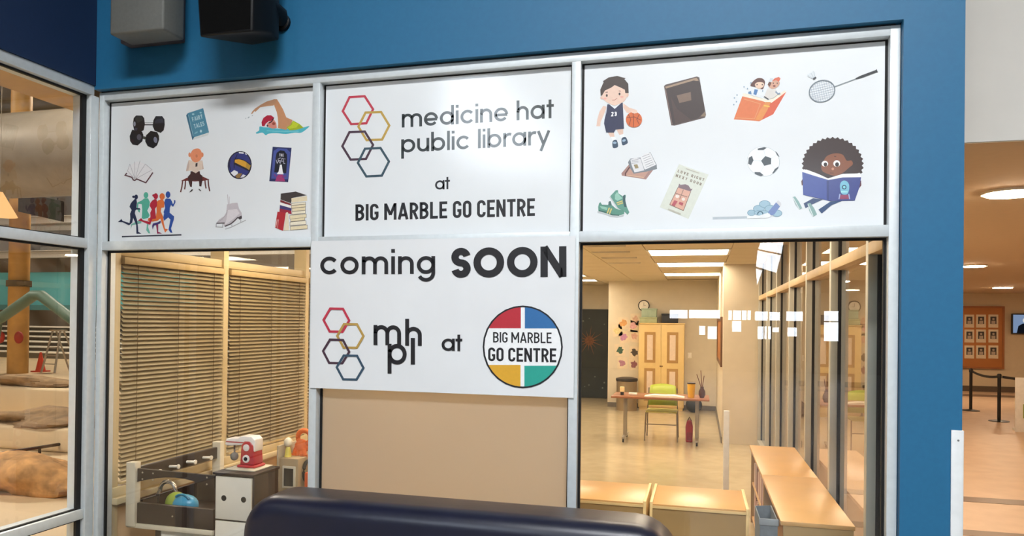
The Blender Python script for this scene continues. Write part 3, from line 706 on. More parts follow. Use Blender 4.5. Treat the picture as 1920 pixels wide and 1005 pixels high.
p.build('printed_book_stack', L, 'stack of books with a red book leaning on it')

# right panel illustrations
p = Print(PY, 'panel', 1100, 130, 6.283)
p.poly('#e9c7b4', [(195, 430), (240, 440), (200, 540), (165, 620), (160, 670), (115, 670), (125, 590), (150, 500)]); p.poly('#e9c7b4', [(430, 400), (500, 450), (590, 480), (600, 520), (540, 530), (470, 510), (430, 450)])
p.poly('#e9c7b4', [(250, 745), (320, 745), (330, 800), (280, 800)]); p.poly('#e9c7b4', [(350, 710), (430, 700), (430, 780), (390, 780)]); p.poly('#f4f6f8', [(285, 795), (335, 795), (350, 840), (305, 840)]); p.poly('#f4f6f8', [(385, 775), (435, 760), (450, 815), (410, 815)])
p.poly('#30475e', [(305, 850), (350, 830), (370, 890), (360, 920), (310, 925)], True); p.poly('#30475e', [(412, 815), (460, 800), (485, 860), (460, 885), (420, 890)], True); p.ell('#9ab2c8', 330, 865, 22, 14); p.ell('#9ab2c8', 440, 838, 22, 14, -20)
p.poly('#23284c', [(245, 410), (275, 415), (330, 460), (400, 395), (425, 395), (435, 600), (440, 700), (340, 710), (320, 745), (230, 745), (205, 640), (215, 540)]); p.line('#e6e8f0', 6, [(238, 420), (230, 500), (205, 600)]); p.line('#f0f2f5', 12, [(275, 412), (330, 458), (400, 395)])
p.text('#f5f5f7', '23', din_glyph, .22, .12, (288, 555), (355, 550), 52, 52)
p.ell('#e9c3ae', 178, 335, 18, 20); p.ell('#e9c3ae', 470, 300, 24, 30)
p.poly('#f0cdb9', [(180, 300), (220, 240), (320, 180), (430, 220), (470, 280), (460, 350), (420, 390), (330, 425), (250, 395), (195, 350)], True)
p.poly('#3d2c24', [(165, 310), (160, 240), (200, 150), (190, 140), (260, 95), (360, 78), (460, 105), (445, 115), (490, 170), (495, 280), (455, 280), (450, 240), (400, 215), (330, 185), (290, 215), (215, 250), (180, 310)])
p.ell('#3a2a26', 237, 308, 11, 16); p.ell('#3a2a26', 387, 290, 11, 16); p.line('#7a5444', 8, [(222, 272), (250, 268)]); p.line('#7a5444', 8, [(378, 254), (402, 256)]); p.line('#b86a58', 6, [(300, 362), (330, 362), (360, 340)]); p.ell('#eeb0a0', 215, 345, 20, 12); p.ell('#eeb0a0', 415, 325, 20, 12)
p.ell('#d9692f', 557, 592, 96, 92)
for q in ([(470, 570), (560, 560), (640, 600)], [(545, 505), (555, 600), (550, 682)], [(490, 530), (520, 590), (500, 655)], [(620, 530), (590, 590), (620, 650)]): p.line('#7c3418', 7, q)
p.poly('#f0cdb9', [(520, 490), (590, 480), (595, 515), (560, 520), (530, 510)])
p.build('printed_boy', Rt, 'boy in navy jersey with a basketball')
p = Print(PY, 'panel', 1230, 130, 8.373)
p.poly('#574741', [(125, 265), (150, 240), (640, 112), (680, 125), (785, 715), (770, 760), (290, 885), (240, 880)]); p.poly('#a88d74', [(140, 275), (635, 130), (670, 175), (160, 300)])
p.poly('#3c2c29', [(160, 300), (590, 175), (690, 190), (765, 650), (660, 770), (270, 870), (240, 830)]); p.poly('#4a3531', [(230, 420), (330, 620), (560, 800), (300, 850)]); p.poly('#7d6555', [(325, 410), (545, 355), (555, 485), (365, 530)]); p.poly('#8a735c', [(700, 740), (770, 660), (780, 740)])
p.line('#8a6a62', 8, [(150, 320), (255, 860)])
p.build('printed_book', Rt, 'old dark brown book with blank label')
p = Print(PY, 'panel', 1360, 130, 9.138)
p.poly('#f3ead6', [(300, 410), (500, 440), (740, 530), (1020, 360), (1045, 385), (790, 575), (690, 580), (300, 465)])
p.poly('#e27a48', [(290, 462), (640, 545), (700, 570), (640, 640), (580, 890), (480, 880), (145, 858)]); p.poly('#dc5f3e', [(700, 575), (790, 575), (1045, 385), (820, 770), (580, 890), (650, 660)]); p.poly('#e6934c', [(690, 560), (780, 560), (720, 700), (620, 870), (510, 870), (600, 690)])
p.line('#e9a06a', 10, [(320, 510), (600, 590), (500, 850), (180, 830)]); p.line('#f2c04e', 22, [(660, 620), (760, 640)])
p.poly('#e8ecee', [(450, 330), (560, 320), (680, 400), (640, 500), (420, 440)]); p.poly('#4b7db5', [(500, 340), (560, 350), (530, 445), (480, 425)]); p.poly('#5c83ac', [(395, 385), (440, 370), (450, 430), (390, 415)])
p.poly('#5c3228', [(430, 280), (480, 200), (560, 150), (640, 160), (680, 220), (650, 330), (610, 335), (500, 300)], True); p.poly('#f0cdb4', [(510, 250), (560, 220), (650, 230), (655, 290), (580, 335), (520, 300)], True); p.ell('#2c1c18', 543, 262, 9, 13); p.ell('#2c1c18', 632, 262, 9, 13)
p.poly('#dfd9d2', [(720, 330), (800, 300), (870, 350), (900, 430), (830, 490), (760, 510), (670, 460)]); p.line('#3c3a3c', 20, [(665, 465), (740, 515)]); p.line('#8b9cb0', 26, [(860, 380), (900, 420), (940, 410)])
p.poly('#d9a68c', [(740, 250), (800, 200), (910, 200), (930, 250), (880, 310), (800, 335), (740, 290)], True); p.poly('#6a4030', [(725, 260), (750, 210), (790, 230), (760, 300)]); p.poly('#cfd6dc', [(745, 215), (770, 150), (830, 160), (800, 220)]); p.poly('#dd6a48', [(800, 200), (850, 150), (920, 130), (945, 160), (920, 210), (870, 190)]); p.ell('#2c1c18', 822, 238, 9, 12); p.ell('#2c1c18', 888, 238, 9, 12); p.ell('#7a2a24', 838, 285, 24, 14)
for q in ((320, 300), (380, 330), (200, 440), (155, 490), (190, 555), (145, 605), (440, 230), (640, 370)): p.ell('#8fa9bd', q[0], q[1], 11, 13)
p.build('printed_orange_book', Rt, 'two children riding a large orange book')
p = Print(PY, 'panel', 1500, 110, 11.169)
el = [(462 + 272 * math.cos(a) * math.cos(-.32) - 222 * math.sin(a) * math.sin(-.32), 680 + 272 * math.cos(a) * math.sin(-.32) + 222 * math.sin(a) * math.cos(-.32)) for a in [2 * math.pi * k / 40 for k in range(40)]]
def chord(d, o):
    c_, s_ = math.cos(d), math.sin(d); pts = []
    N = 60
    ins = []
    for k in range(-N, N + 1):
        t = k / N * 300; x = 462 + c_ * t - s_ * o; y = 680 + s_ * t + c_ * o
        dx, dy = x - 462, y - 680; u = dx * math.cos(-.32) - dy * math.sin(.32) * -1 * -1; u = dx * math.cos(.32) - dy * math.sin(.32); v = dx * math.sin(.32) + dy * math.cos(.32)
        if (u / 265) ** 2 + (v / 215) ** 2 < 1: ins.append((x, y))
    return [ins[0], ins[-1]] if len(ins) > 1 else None
for o in range(-220, 221, 48):
    c_ = chord(1.36, o)
    if c_: p.line('#b9c4d0', 9, c_)
for o in range(-180, 181, 48):
    c_ = chord(-.25, o)
    if c_: p.line('#c3ccd6', 7, c_)
p.line('#78838c', 22, el, True); p.line('#8d979c', 18, [(725, 585), (960, 500), (1170, 420)]); p.poly('#1c2026', [(1160, 425), (1170, 405), (1270, 355), (1580, 240), (1600, 215), (1632, 285), (1590, 290), (1280, 405), (1180, 430)])
p.poly('#dfe5e8', [(150, 340), (220, 300), (280, 250), (320, 300), (320, 370), (260, 420), (160, 370)]); p.line('#b4bec4', 7, [(160, 345), (270, 410)]); p.line('#b4bec4', 7, [(230, 300), (285, 400)]); p.line('#b4bec4', 7, [(290, 265), (310, 380)]); p.line('#3a4046', 34, [(275, 430), (335, 390)])
p.build('printed_racket', Rt, 'badminton racket with shuttlecock')
p = Print(PY, 'panel', 1150, 270, 12.56)
p.poly('#a9827a', [(190, 690), (370, 480), (940, 610), (770, 835), (200, 745)]); p.poly('#c79a88', [(300, 710), (400, 560), (830, 640), (730, 790), (300, 740)]); p.line('#5c3432', 26, [(385, 540), (285, 690), (285, 755)]); p.line('#d9b394', 22, [(330, 735), (720, 790)])
p.poly('#7d8288', [(345, 430), (400, 345), (640, 320), (870, 190), (1020, 490), (1030, 590), (780, 650), (480, 700), (390, 560)]); p.poly('#e5e4e6', [(400, 370), (520, 325), (640, 345), (730, 620), (500, 670), (430, 500)]); p.poly('#ecebec', [(640, 320), (740, 225), (870, 205), (1005, 490), (760, 600), (730, 590)])
for k in range(3): p.line('#8e9096', 9, [(430, 385 + 36 * k), (590, 370 + 36 * k)])
for k in range(6): p.line('#8e9096', 9, [(680 + 18 * k, 300 + 50 * k), (850 + 22 * k, 235 + 46 * k)])
p.poly('#a08f68', [(480, 490), (565, 475), (595, 560), (520, 580)])
p.build('printed_open_book', Rt, 'grey open book lying on a brown book')
p = Print(PY, 'panel', 1230, 300, 8.373)
p.poly('#dcdfd2', [(360, 65), (825, 230), (510, 925), (60, 740)])
p.text('#8c7f6c', 'LOVE RIGHT', din_glyph, .2, .3, (335, 190), (750, 335), (14, -42), (14, -42)); p.text('#8c7f6c', 'NEXT DOOR', din_glyph, .2, .3, (305, 260), (710, 405), (14, -42), (14, -42))
p.poly('#7c6168', [(345, 430), (365, 370), (385, 390), (460, 380), (510, 400), (545, 455), (575, 450), (540, 500)]); p.poly('#e0aa94', [(340, 430), (545, 495), (430, 795), (215, 700)])
for q in ([(345, 430), (215, 700)], [(545, 495), (430, 795)], [(430, 465), (370, 620)], [(300, 520), (490, 580)], [(215, 700), (430, 795)]): p.line('#8d6d5e', 10, q)
p.poly('#b5505a', [(290, 630), (340, 650), (290, 730), (245, 705)]); p.poly('#b5505a', [(370, 655), (430, 675), (415, 720), (355, 690)]); p.ell('#f3e3d6', 335, 570, 30, 26); p.ell('#f3e3d6', 430, 615, 26, 26); p.line('#c3beae', 22, [(190, 770), (390, 850)]); p.line('#cdc8ba', 14, [(470, 130), (680, 205)])
p.build('printed_book', Rt, 'pale green book cover with a pink house front')
p = Print(PY, 'panel', 1390, 260, 12.567)
p.ell('#b9c4c8', 520, 540, 388, 350, 15); p.ell('#f4f7f8', 518, 538, 380, 342, 15)
for q in ([(465, 520), (565, 410), (705, 460), (698, 600), (540, 640)], [(175, 450), (250, 405), (287, 510), (230, 625), (160, 590)], [(385, 235), (540, 198), (600, 215), (520, 268), (388, 270)], [(795, 285), (850, 340), (905, 440), (840, 390)], [(310, 785), (440, 790), (525, 860), (460, 890), (320, 835)], [(720, 825), (790, 715), (875, 655), (865, 700), (770, 810)]): p.poly('#4c545a', q)
for q in ([(565, 410), (530, 270)], [(705, 460), (830, 390)], [(698, 600), (790, 715)], [(540, 640), (450, 785)], [(465, 520), (287, 510)]): p.line('#dfe5e8', 8, q)
p.build('printed_football', Rt, 'white and grey soccer ball')
p = Print(PY, 'panel', 1480, 240, 5.587)
random.seed(3)
hair = []
for k in range(46):
    a = math.radians(168 + k * 218 / 45); r = 1.0 + (.045 if k % 2 else -.02)
    hair.append((455 + 312 * r * math.cos(a), 385 + 280 * r * math.sin(a)))
p.poly('#3b2a27', hair + [(740, 470), (410, 530), (150, 430)])
p.poly('#8a5236', [(335, 400), (360, 340), (400, 290), (480, 265), (560, 280), (600, 340), (650, 340), (665, 380), (620, 420), (560, 470), (480, 500), (400, 480), (345, 450)], True)
p.ell('#fbf9f6', 372, 374, 34, 30); p.ell('#fbf9f6', 497, 372, 36, 34); p.ell('#2b1a16', 378, 382, 18, 21); p.ell('#2b1a16', 500, 382, 20, 23); p.line('#4c2c20', 9, [(470, 298), (490, 298)]); p.ell('#c98c70', 455, 428, 14, 14); p.line('#5c3024', 6, [(425, 470), (465, 474)])
p.poly('#6a4234', [(125, 560), (140, 530), (150, 600), (130, 600)]); p.poly('#6a3a3c', [(720, 560), (752, 550), (755, 600), (725, 640)])
p.poly('#44567a', [(150, 790), (250, 735), (350, 750), (240, 800), (170, 840)]); p.poly('#35507a', [(305, 855), (430, 770), (560, 760), (440, 810), (340, 895)])
p.poly('#8fb0ac', [(35, 725), (60, 715), (100, 770), (135, 840), (105, 855), (60, 790)]); p.poly('#8fb0ac', [(190, 790), (220, 785), (260, 840), (290, 905), (250, 930), (210, 870)]); p.line('#dfeae8', 10, [(40, 730), (105, 850)]); p.line('#dfeae8', 10, [(195, 800), (250, 925)])
p.poly('#f6f6f4', [(130, 440), (180, 435), (300, 480), (405, 528), (560, 480), (745, 475), (752, 520), (410, 560), (135, 470)])
p.poly('#4a5aa0', [(135, 460), (260, 500), (410, 545), (425, 765), (145, 700)]); p.poly('#46508f', [(410, 545), (560, 518), (752, 515), (735, 620), (685, 760), (425, 765)]); p.line('#39457e', 26, [(403, 550), (405, 755)])
p.poly('#7fc0d6', [(540, 570), (575, 550), (615, 570), (628, 620), (610, 690), (550, 690), (530, 620)], True); p.ell('#2d4a68', 575, 620, 24, 24); p.ell('#86d2dc', 575, 620, 14, 14); p.line('#a9e0e6', 16, [(540, 668), (612, 668)]); p.poly('#9a4a6a', [(530, 700), (625, 700), (630, 745), (530, 745)]); p.line('#a8b6dc', 12, [(530, 690), (520, 745)]); p.line('#a8b6dc', 12, [(622, 690), (632, 745)])
p.build('printed_girl', Rt, 'girl with curly hair reading a blue rocket book')
p = Print(PY, 'panel', 1110, 340, 12.567)
p.poly('#c2c7c8', [(130, 700), (300, 745), (470, 810), (620, 820), (760, 780), (740, 830), (590, 860), (430, 840), (320, 795), (130, 745)])
p.poly('#5f9684', [(165, 520), (200, 490), (235, 550), (380, 555), (400, 470), (440, 465), (470, 560), (560, 640), (620, 660), (760, 690), (760, 770), (620, 810), (470, 800), (350, 760), (150, 700), (145, 600)]); p.poly('#92c4b0', [(180, 580), (300, 600), (370, 620), (350, 680), (220, 640)]); p.line('#3f6a62', 30, [(160, 690), (340, 730), (480, 790), (640, 800)]); p.poly('#4f6a6c', [(385, 500), (420, 465), (450, 500), (450, 570), (400, 570)])
p.line('#d9c878', 30, [(410, 620), (360, 750)]); p.line('#d9c878', 30, [(460, 640), (410, 770)])
p.poly('#cdd2d2', [(405, 370), (440, 350), (620, 640), (600, 650)]); p.poly('#669c8c', [(430, 350), (560, 210), (610, 205), (620, 280), (720, 350), (780, 310), (800, 340), (780, 440), (830, 620), (880, 730), (840, 790), (750, 700), (620, 640), (540, 520)]); p.poly('#9bccba', [(540, 320), (590, 250), (650, 330), (720, 400), (600, 460), (540, 420)]); p.poly('#3f5c60', [(730, 340), (780, 320), (790, 480), (815, 610), (760, 600), (730, 470)]); p.line('#d9c878', 26, [(580, 510), (720, 460)]); p.line('#d9c878', 26, [(600, 550), (730, 505)])
p.build('printed_shoes', Rt, 'pair of green running shoes')
p = Print(PY, 'panel', 1330, 360, 12.8)
p.poly('#b9c2c8', [(80, 600), (500, 590), (900, 580), (910, 635), (500, 650), (80, 662)])
for q in ((1010, 500, 100, 75), (1190, 400, 140, 90), (1330, 290, 138, 90), (1460, 400, 130, 90), (1250, 500, 180, 70), (1620, 510, 130, 85)): p.ell('#7fa0b4', q[0], q[1], q[2], q[3]); p.ell('#a3c2d2', q[0], q[1], q[2] - 14, q[3] - 14)
p.line('#466a7c', 26, arc(1222, 530, 62, 170, 380, 14)); p.poly('#7a8fc0', [(1410, 480), (1600, 250), (1700, 340), (1560, 540), (1480, 560)]); p.poly('#d8d8dc', [(1605, 250), (1650, 195), (1720, 260), (1725, 310), (1700, 350)]); p.poly('#eef0f0', [(905, 575), (1180, 570), (1400, 500), (1500, 575), (1400, 625), (905, 635)])
p.build('printed_cloud_pile', Rt, 'blue pebble pile beside a long pale stick')

# ---- hanging banner
bn = thing('banner', 'white vinyl coming-soon banner hung across the centre bay', 'banner', (0, -.01, 1.465))
bm_ = MB(); n = 24
X0, X1, Z0, Z1 = -.761, .757, 1.465, 2.300
vs = []; fs = []
for j in range(13):
    for i in range(n + 1):
        x = X0 + (X1 - X0) * i / n; z = Z0 + (Z1 - Z0) * j / 12
        wv = .0012 * math.sin(x * 9 + z * 4) * math.sin(z * 7 + 1)
        vs.append((x, -.0105 + wv, z))
for j in range(12):
    for i in range(n): fs.append((j * (n + 1) + i, j * (n + 1) + i + 1, (j + 1) * (n + 1) + i + 1, (j + 1) * (n + 1) + i))
bm_.add(vs, fs); sheet = bm_.build('banner_sheet', BANNER, bn)
md = sheet.modifiers.new('thick', 'SOLIDIFY'); md.thickness = .0008; md.offset = 0
for (nm, c_, l_, r2, o) in (('red hexagon outline', '#c0324a', (83, 235), (397, 242), 0), ('mustard hexagon outline', '#b8954c', (235, 412), (555, 415), .0002), ('dark plum hexagon outline', '#452c3c', (78, 580), (397, 590), .0004), ('slate teal hexagon outline', '#344e62', (230, 760), (555, 767), .0006)):
    p = Print(BY - o, 'banner', 590, 560, 5.9125); p.hexagon(c_, l_, r2, 25); p.build('printed_hexagon', bn, nm)
p = Print(BY, 'banner'); p.text(KK, 'coming', geo_glyph, .205, .165, (600.4, 514.6), (815.9, 513.4), 33.4, 33.4); p.build('printed_lettering', bn, 'black rounded lower-case word at top left')
p = Print(BY, 'banner'); p.text(KK, 'SOON', geo_glyph, .235, .09, (846.2, 521.2), (1062, 518.8), 56.2, 57.2); p.build('printed_lettering', bn, 'heavy black capitals at top right')
for ch, l_, r2, h_ in (('m', (700.3, 647.1), (752.0, 647.8), 37.8), ('h', (759.6, 648.3), (790.8, 648.6), 35.6), ('p', (726.7, 683.5), (762.5, 683.8), 39), ('l', (770.1, 683.5), (778, 683.6), 35)):
    p = Print(BY - (.0002 if ch in 'pl' else 0), 'banner'); p.text(KK, ch, geo_glyph, .205, 0, l_, r2, h_, h_); p.build('printed_letter', bn, 'one of four interlocking black letters')
p = Print(BY, 'banner'); p.text(KK, 'at', geo_glyph, .215, .05, (827.9, 657.9), (866.9, 658.3), 23.2, 23.2); p.build('printed_lettering', bn, 'small black word beside the round logo')
p = Print(BY, 'banner', 810, 560, 5.585)
CX, CY, RX, RY = 950, 505, 420, 433
p.ell('#14141a', CX, CY, RX, RY); p.ell('#f4f5f6', CX, CY, RX - 18, RY - 18)
def segm(c, x_in, y_in, sx, sy):
    pts = [(x_in, y_in)]
    rx, ry = RX - 18, RY - 18
    ex = CX + sx * rx * math.sqrt(max(0, 1 - ((y_in - CY) / ry) ** 2)); ey = CY + sy * ry * math.sqrt(max(0, 1 - ((x_in - CX) / rx) ** 2))
    a0 = math.atan2((y_in - CY) / ry, (ex - CX) / rx); a1 = math.atan2((ey - CY) / ry, (x_in - CX) / rx)
    d = a1 - a0
    while d > math.pi: d -= 2 * math.pi
    while d < -math.pi: d += 2 * math.pi
    pts += [(CX + rx * math.cos(a0 + d * k / 16), CY + ry * math.sin(a0 + d * k / 16)) for k in range(17)]
    p.poly(c, pts)
segm('#b92736', 930, 310, -1, -1); segm('#2d6ba6', 972, 312, 1, -1); segm('#dfa82e', 927, 694, -1, 1); segm('#25a291', 967, 702, 1, 1)
p.text(KK, 'BIG MARBLE', din_glyph, .135, .095, (640, 459), (1252, 467), 109, 112); p.text(KK, 'GO CENTRE', din_glyph, .16, .085, (588, 654), (1302, 667), 143, 146)
p.build('printed_round_logo', bn, 'round emblem in red, blue, yellow and teal quarters')
# ================================================================== THINGS ON THE STOREFRONT WALL
t = thing('wall_box', 'grey metal junction box high on the blue wall', 'wall box', (-1.72, -.04, 3.49))
GB = mat('grey_box_paint', '#6c6d69', .5, noise=.06, scale=60); GB2 = mat('grey_box_shadow_gap', '#4c4246', .5)  # backplate in a darker grey than the cover
part('backplate', GB2, t, (-1.99, -1.60, -.13, -.0405, 3.49, 4.15), bevel=.01)
part('cover', GB, t, (-1.90, -1.535, -.30, -.13, 3.468, 4.13), bevel=.012)
part('rating_plate', mat('pale_plate', '#c9cccb', .4), t, (-1.76, -1.65, -.302, -.2995, 3.655, 3.70))
t = thing('loudspeaker', 'black angled loudspeaker high on the blue wall', 'loudspeaker', (-1.05, -.05, 3.37))
BLK = mat('black_plastic', '#040405', .5, spec=.3, noise=.1, scale=80); BLK2 = mat('black_grille', '#030303', .9, spec=.15, bump=.3, scale=300)
b = MB()
q = [(-1.30, -.36), (-.925, -.36), (-.885, -.24), (-.91, -.13), (-1.10, -.10), (-1.28, -.22)]
vs = [(x + .028 * (0 if k < 2 else 0) + (.05 if k in (0, 5) else 0), y, 3.372 + (.0 if y < -.3 else .04)) for k, (x, y) in enumerate(q)] + [(x, y, 3.95) for x, y in q]
b.add(vs, [list(range(6))[::-1], list(range(6, 12))] + [(i, (i + 1) % 6, 6 + (i + 1) % 6, 6 + i) for i in range(6)])
b.build('cabinet', BLK, t, bevel=.012, seg=3)
b = MB(); b.add([(-1.235, -.3615, 3.39), (-.935, -.3615, 3.388), (-.935, -.3615, 3.93), (-1.285, -.3615, 3.93)], [(0, 1, 2, 3)]); b.build('grille', BLK2, t)
b = MB(); b.tube([(-.93, -.22, 3.60), (-.93, -.10, 3.575), (-.945, -.06, 3.55)], [.03, .045, .04], 12); b.build('bracket_arm', BLK, t, smooth=True)
b = MB(); b.lathe((-.945, -.041, 3.55), [(.05, 0), (.05, -.02), (.035, -.03)], 16, axis=1); b.build('wall_plate', BLK, t, smooth=True)
# ---- sofa
NV = mat('navy_leather', '#15172a', .34, noise=.12, scale=9, bump=.12)
t = thing('sofa', 'dark navy leather sofa with rounded back below the frosted pane', 'sofa', (.25, -.6, 0))
def rounded_slab(xa, xb, ya, yb, za, zb, r, n=6):
    pts = [(xa, za), (xb, za)]
    pts += [(xb - r + r * math.cos(math.radians(a)), zb - r + r * math.sin(math.radians(a))) for a in [90 * k / n for k in range(n + 1)]]
    pts += [(xa + r + r * math.cos(math.radians(a)), zb - r + r * math.sin(math.radians(a))) for a in [90 + 90 * k / n for k in range(n + 1)]]
    b = MB(); b.prism(pts, 1, ya, yb); return b
rounded_slab(-.79, 1.31, -.62, -.30, .16, .995, .2, 8).build('backrest', NV, t, bevel=.085, seg=6)
part('seat', NV, t, (-.62, 1.11, -1.24, -.62, .20, .46), bevel=.05)
for x in (-.84, 1.11): part('armrest', NV, t, (x, x + .22, -1.24, -.63, .10, .62), bevel=.06)
for x in (-.78, 1.21):
    for y in (-1.2, -.40): part('leg', mat('dark_leg', '#1a1310', .5), t, (x, x + .06, y, y + .06, 0, .17))
# ================================================================== LIBRARY ROOM, LEFT BAY
SLAT = mat('blind_slat', '#94835f', .55, noise=.05, scale=20)
for k, (a, b_) in enumerate(((.175, 1.185), (1.265, 2.39), (2.47, 3.64))):
    lab = ['beige venetian blind in the left bay, nearest the storefront', 'beige venetian blind in the left bay, second from the storefront', 'beige venetian blind farthest back on the left side'][k]
    t = thing('venetian_blind', lab, 'window blind', (-2.21, (a + b_) / 2, .78), 'venetian blinds on the left side')
    part('headrail', mat('blind_rail', '#c2a877', .5), t, (-2.255, -2.215, a, b_, 2.20, 2.245), bevel=.003)
    part('bottom_rail', mat('blind_rail', '#c2a877', .5), t, (-2.252, -2.218, a, b_, .775, .792), bevel=.003)
    b = MB(); b.add([(-2.248, a, .8275), (-2.2225, a, .80), (-2.2225, b_, .80), (-2.248, b_, .8275), (-2.248, a, .8283), (-2.2225, a, .8008), (-2.2225, b_, .8008), (-2.248, b_, .8283)],
                    [(3, 2, 1, 0), (4, 5, 6, 7), (0, 1, 5, 4), (1, 2, 6, 5), (2, 3, 7, 6), (3, 0, 4, 7)])
    s0 = b.build('slat', SLAT, t)
    for i in range(1, 48): dup(s0, t, (0, 0, .0292 * i))
    for y in (a + .12, (a + b_) / 2, b_ - .12):
        b = MB(); b.tube([(-2.219, y, .79), (-2.219, y, 2.21)], .0022, 6); b.build('ladder_cord', mat('blind_cord', '#6d5636', .8), t)
# toy kitchen
DK = mat('dark_walnut_laminate', '#22140f', .45, noise=.15, scale=6, stretch=(1, 8, 8)); WL = mat('white_laminate', '#d7d2c4', .45, noise=.03); WP = mat('cream_wood_post', '#cfc5ad', .5, noise=.05)
HOLE = mat('black_hole', '#080605', .9); BOLT = mat('small_bolt', '#b9b2a0', .35, .6)
TK = thing('toy_kitchen', 'dark brown and white toy kitchen under the left blinds', 'toy kitchen', (-1.7, .6, 0))
part('post', WP, TK, (-2.17, -2.10, .16, .21, .515, .925), bevel=.004)
part('post', WP, TK, (-2.17, -2.10, 1.00, 1.05, .0, .925), bevel=.004)
part('hook_rail', DK, TK, (-2.155, -2.125, .21, 1.0, .80, .885), bevel=.003)
pr = None
for k in range(4):
    y = .33 + .17 * k
    b = MB(); b.tube([(-2.125, y, .835), (-2.06, y, .838)], .010, 10); b.lathe((-2.056, y, .838), [(.008, -.006), (.016, -.004), (.016, .004), (.008, .006)], 12, axis=0); b.build('hook_peg', mat('white_peg', '#e9e2d2', .4), TK, smooth=True)
b = MB(); pts = [(-2.10, .885), (-1.53, .875), (-1.53, .80)] + [(-2.10 + .57 * (1 - k / 8), .80 + .045 * math.sin(math.pi * (k / 8))) for k in range(1, 8)] + [(-2.10, .80)]
b.prism(pts, 1, .18, .20); b.build('front_arch', DK, TK)
for x in (-2.06, -1.98, -1.58):
    for z in (.82, .862):
        b = MB(); b.lathe((x, .18, z), [(.006, 0), (.005, -.003)], 8, axis=1); b.build('bolt', BOLT, TK)
part('basin_front', DK, TK, (-2.10, -1.53, .18, .21, .535, .665), bevel=.003)
part('basin_back', DK, TK, (-2.10, -1.53, .72, .74, .535, .70)); part('basin_floor', DK, TK, (-2.10, -1.53, .21, .72, .535, .56)); part('basin_side', DK, TK, (-2.10, -2.08, .21, .72, .56, .68))
b = MB(); b.lathe((-1.83, .18, .60), [(.006, 0), (.005, -.003)], 8, axis=1); b.build('bolt', BOLT, TK)
part('base_board', WP, TK, (-2.17, -1.53, .17, .76, .505, .535), bevel=.003)
part('lower_panel', WL, TK, (-1.93, -1.53, .20, .72, .06, .50)); part('lower_stile', DK, TK, (-1.97, -1.93, .195, .72, 0, .505))
b = MB(); b.tube([(-2.045, .30, .56), (-2.045, .30, .70)] + [(-1.985 - .06 * math.cos(math.radians(a)), .32, .72 + .06 * math.sin(math.radians(a))) for a in range(0, 181, 20)] + [(-1.925, .34, .66)], .013, 10); b.build('tap', mat('chrome', '#cfcac0', .15, .9), TK, smooth=True)
part('cabinet_body', DK, TK, (-1.53, -1.25, .192, .45, .04, .885), bevel=.002)
part('cabinet_top', DK, TK, (-1.535, -1.245, .175, .46, .885, .90), bevel=.002)
for z0, z1 in ((.612, .875), (.33, .60), (.06, .32)):
    pn = part('drawer_panel', WL, TK, (-1.515, -1.262, .178, .191, z0, z1), bevel=.002)
    for x in (-1.455, -1.315):
        b = MB(); zc = (z0 + z1) / 2 + .0; b.lathe((x, .1785, zc), [(.018, 0), (.018, -.0015)], 18, axis=1); b.build('finger_hole', HOLE, pn)
part('cabinet_foot', DK, TK, (-1.53, -1.25, .2, .45, 0, .04))
part('tray', WP, TK, (-1.50, -1.29, .25, .45, .90, .908), bevel=.002)
# toys
t = thing('toy_mixer', 'red and white toy stand mixer on the toy kitchen', 'toy', (-1.38, .42, .908))
RD = mat('red_toy_plastic', '#b3202a', .35, noise=.05); WT = mat('white_toy_plastic', '#ece4dc', .35)
part('base', RD, t, (-1.455, -1.325, .36, .48, .908, .925), bevel=.006)
b = MB(); b.prism([(-1.44, .925), (-1.335, .925), (-1.345, 1.05), (-1.37, 1.075), (-1.41, 1.075), (-1.432, 1.05)], 1, .37, .47); b.build('stand', RD, t, bevel=.008)
b = MB(); b.prism([(-1.555, 1.05), (-1.545, 1.085), (-1.46, 1.088), (-1.44, 1.105), (-1.36, 1.105), (-1.335, 1.085), (-1.335, 1.01), (-1.36, 1.01), (-1.365, 1.048), (-1.49, 1.045), (-1.50, 1.04), (-1.55, 1.04)], 1, .375, .465); b.build('head', WT, t, bevel=.006)
part('stripe', RD, t, (-1.545, -1.37, .3735, .3752, 1.062, 1.068))
for z, r in ((1.035, .022), (.965, .025)):
    b = MB(); b.lathe((-1.392, .369, z), [(r, 0), (r, -.004), (r * .8, -.006)], 18, axis=1); d_ = b.build('dial', WT, t, smooth=True)
    if z < 1: b = MB(); b.lathe((-1.392, .362, z), [(.013, 0), (.012, -.003)], 14, axis=1); b.build('dial_centre', HOLE, d_)
b = MB(); b.tube([(-1.515, .42, 1.04), (-1.515, .42, .985)], .006, 8); b.ball((-1.515, .42, .965), .026, .026, .028, 12, 8); b.build('whisk', mat('grey_whisk', '#6d6c68', .5), t, smooth=True)
t.location.y -= .06; t.location.z += .001
t = thing('toy_iron', 'blue and green toy appliance in the toy sink', 'toy', (-1.86, .31, .56))
TG = mat('green_toy_plastic', '#8fa23c', .4); TB = mat('blue_toy_plastic', '#4c9dbd', .35, noise=.06)
b = MB(); b.ball((-1.91, .31, .645), .075, .06, .075, 16, 10); b.build('shell', TG, t, smooth=True)
b = MB(); b.ball((-1.835, .30, .645), .095, .062, .066, 18, 10); b.build('body', TB, t, smooth=True)
b = MB(); b.tube([(-1.88, .27, .70)] + [(-1.88 + .1 * k / 6, .265, .70 + .018 * math.sin(math.pi * k / 6)) for k in range(1, 6)] + [(-1.78, .27, .69)], .009, 8); b.build('handle', mat('teal_handle', '#2f7c98', .4), t, smooth=True)
part('sole', mat('pale_toy', '#d9c9a8', .5), t, (-1.86, -1.71, .265, .33, .562, .59), bevel=.004)
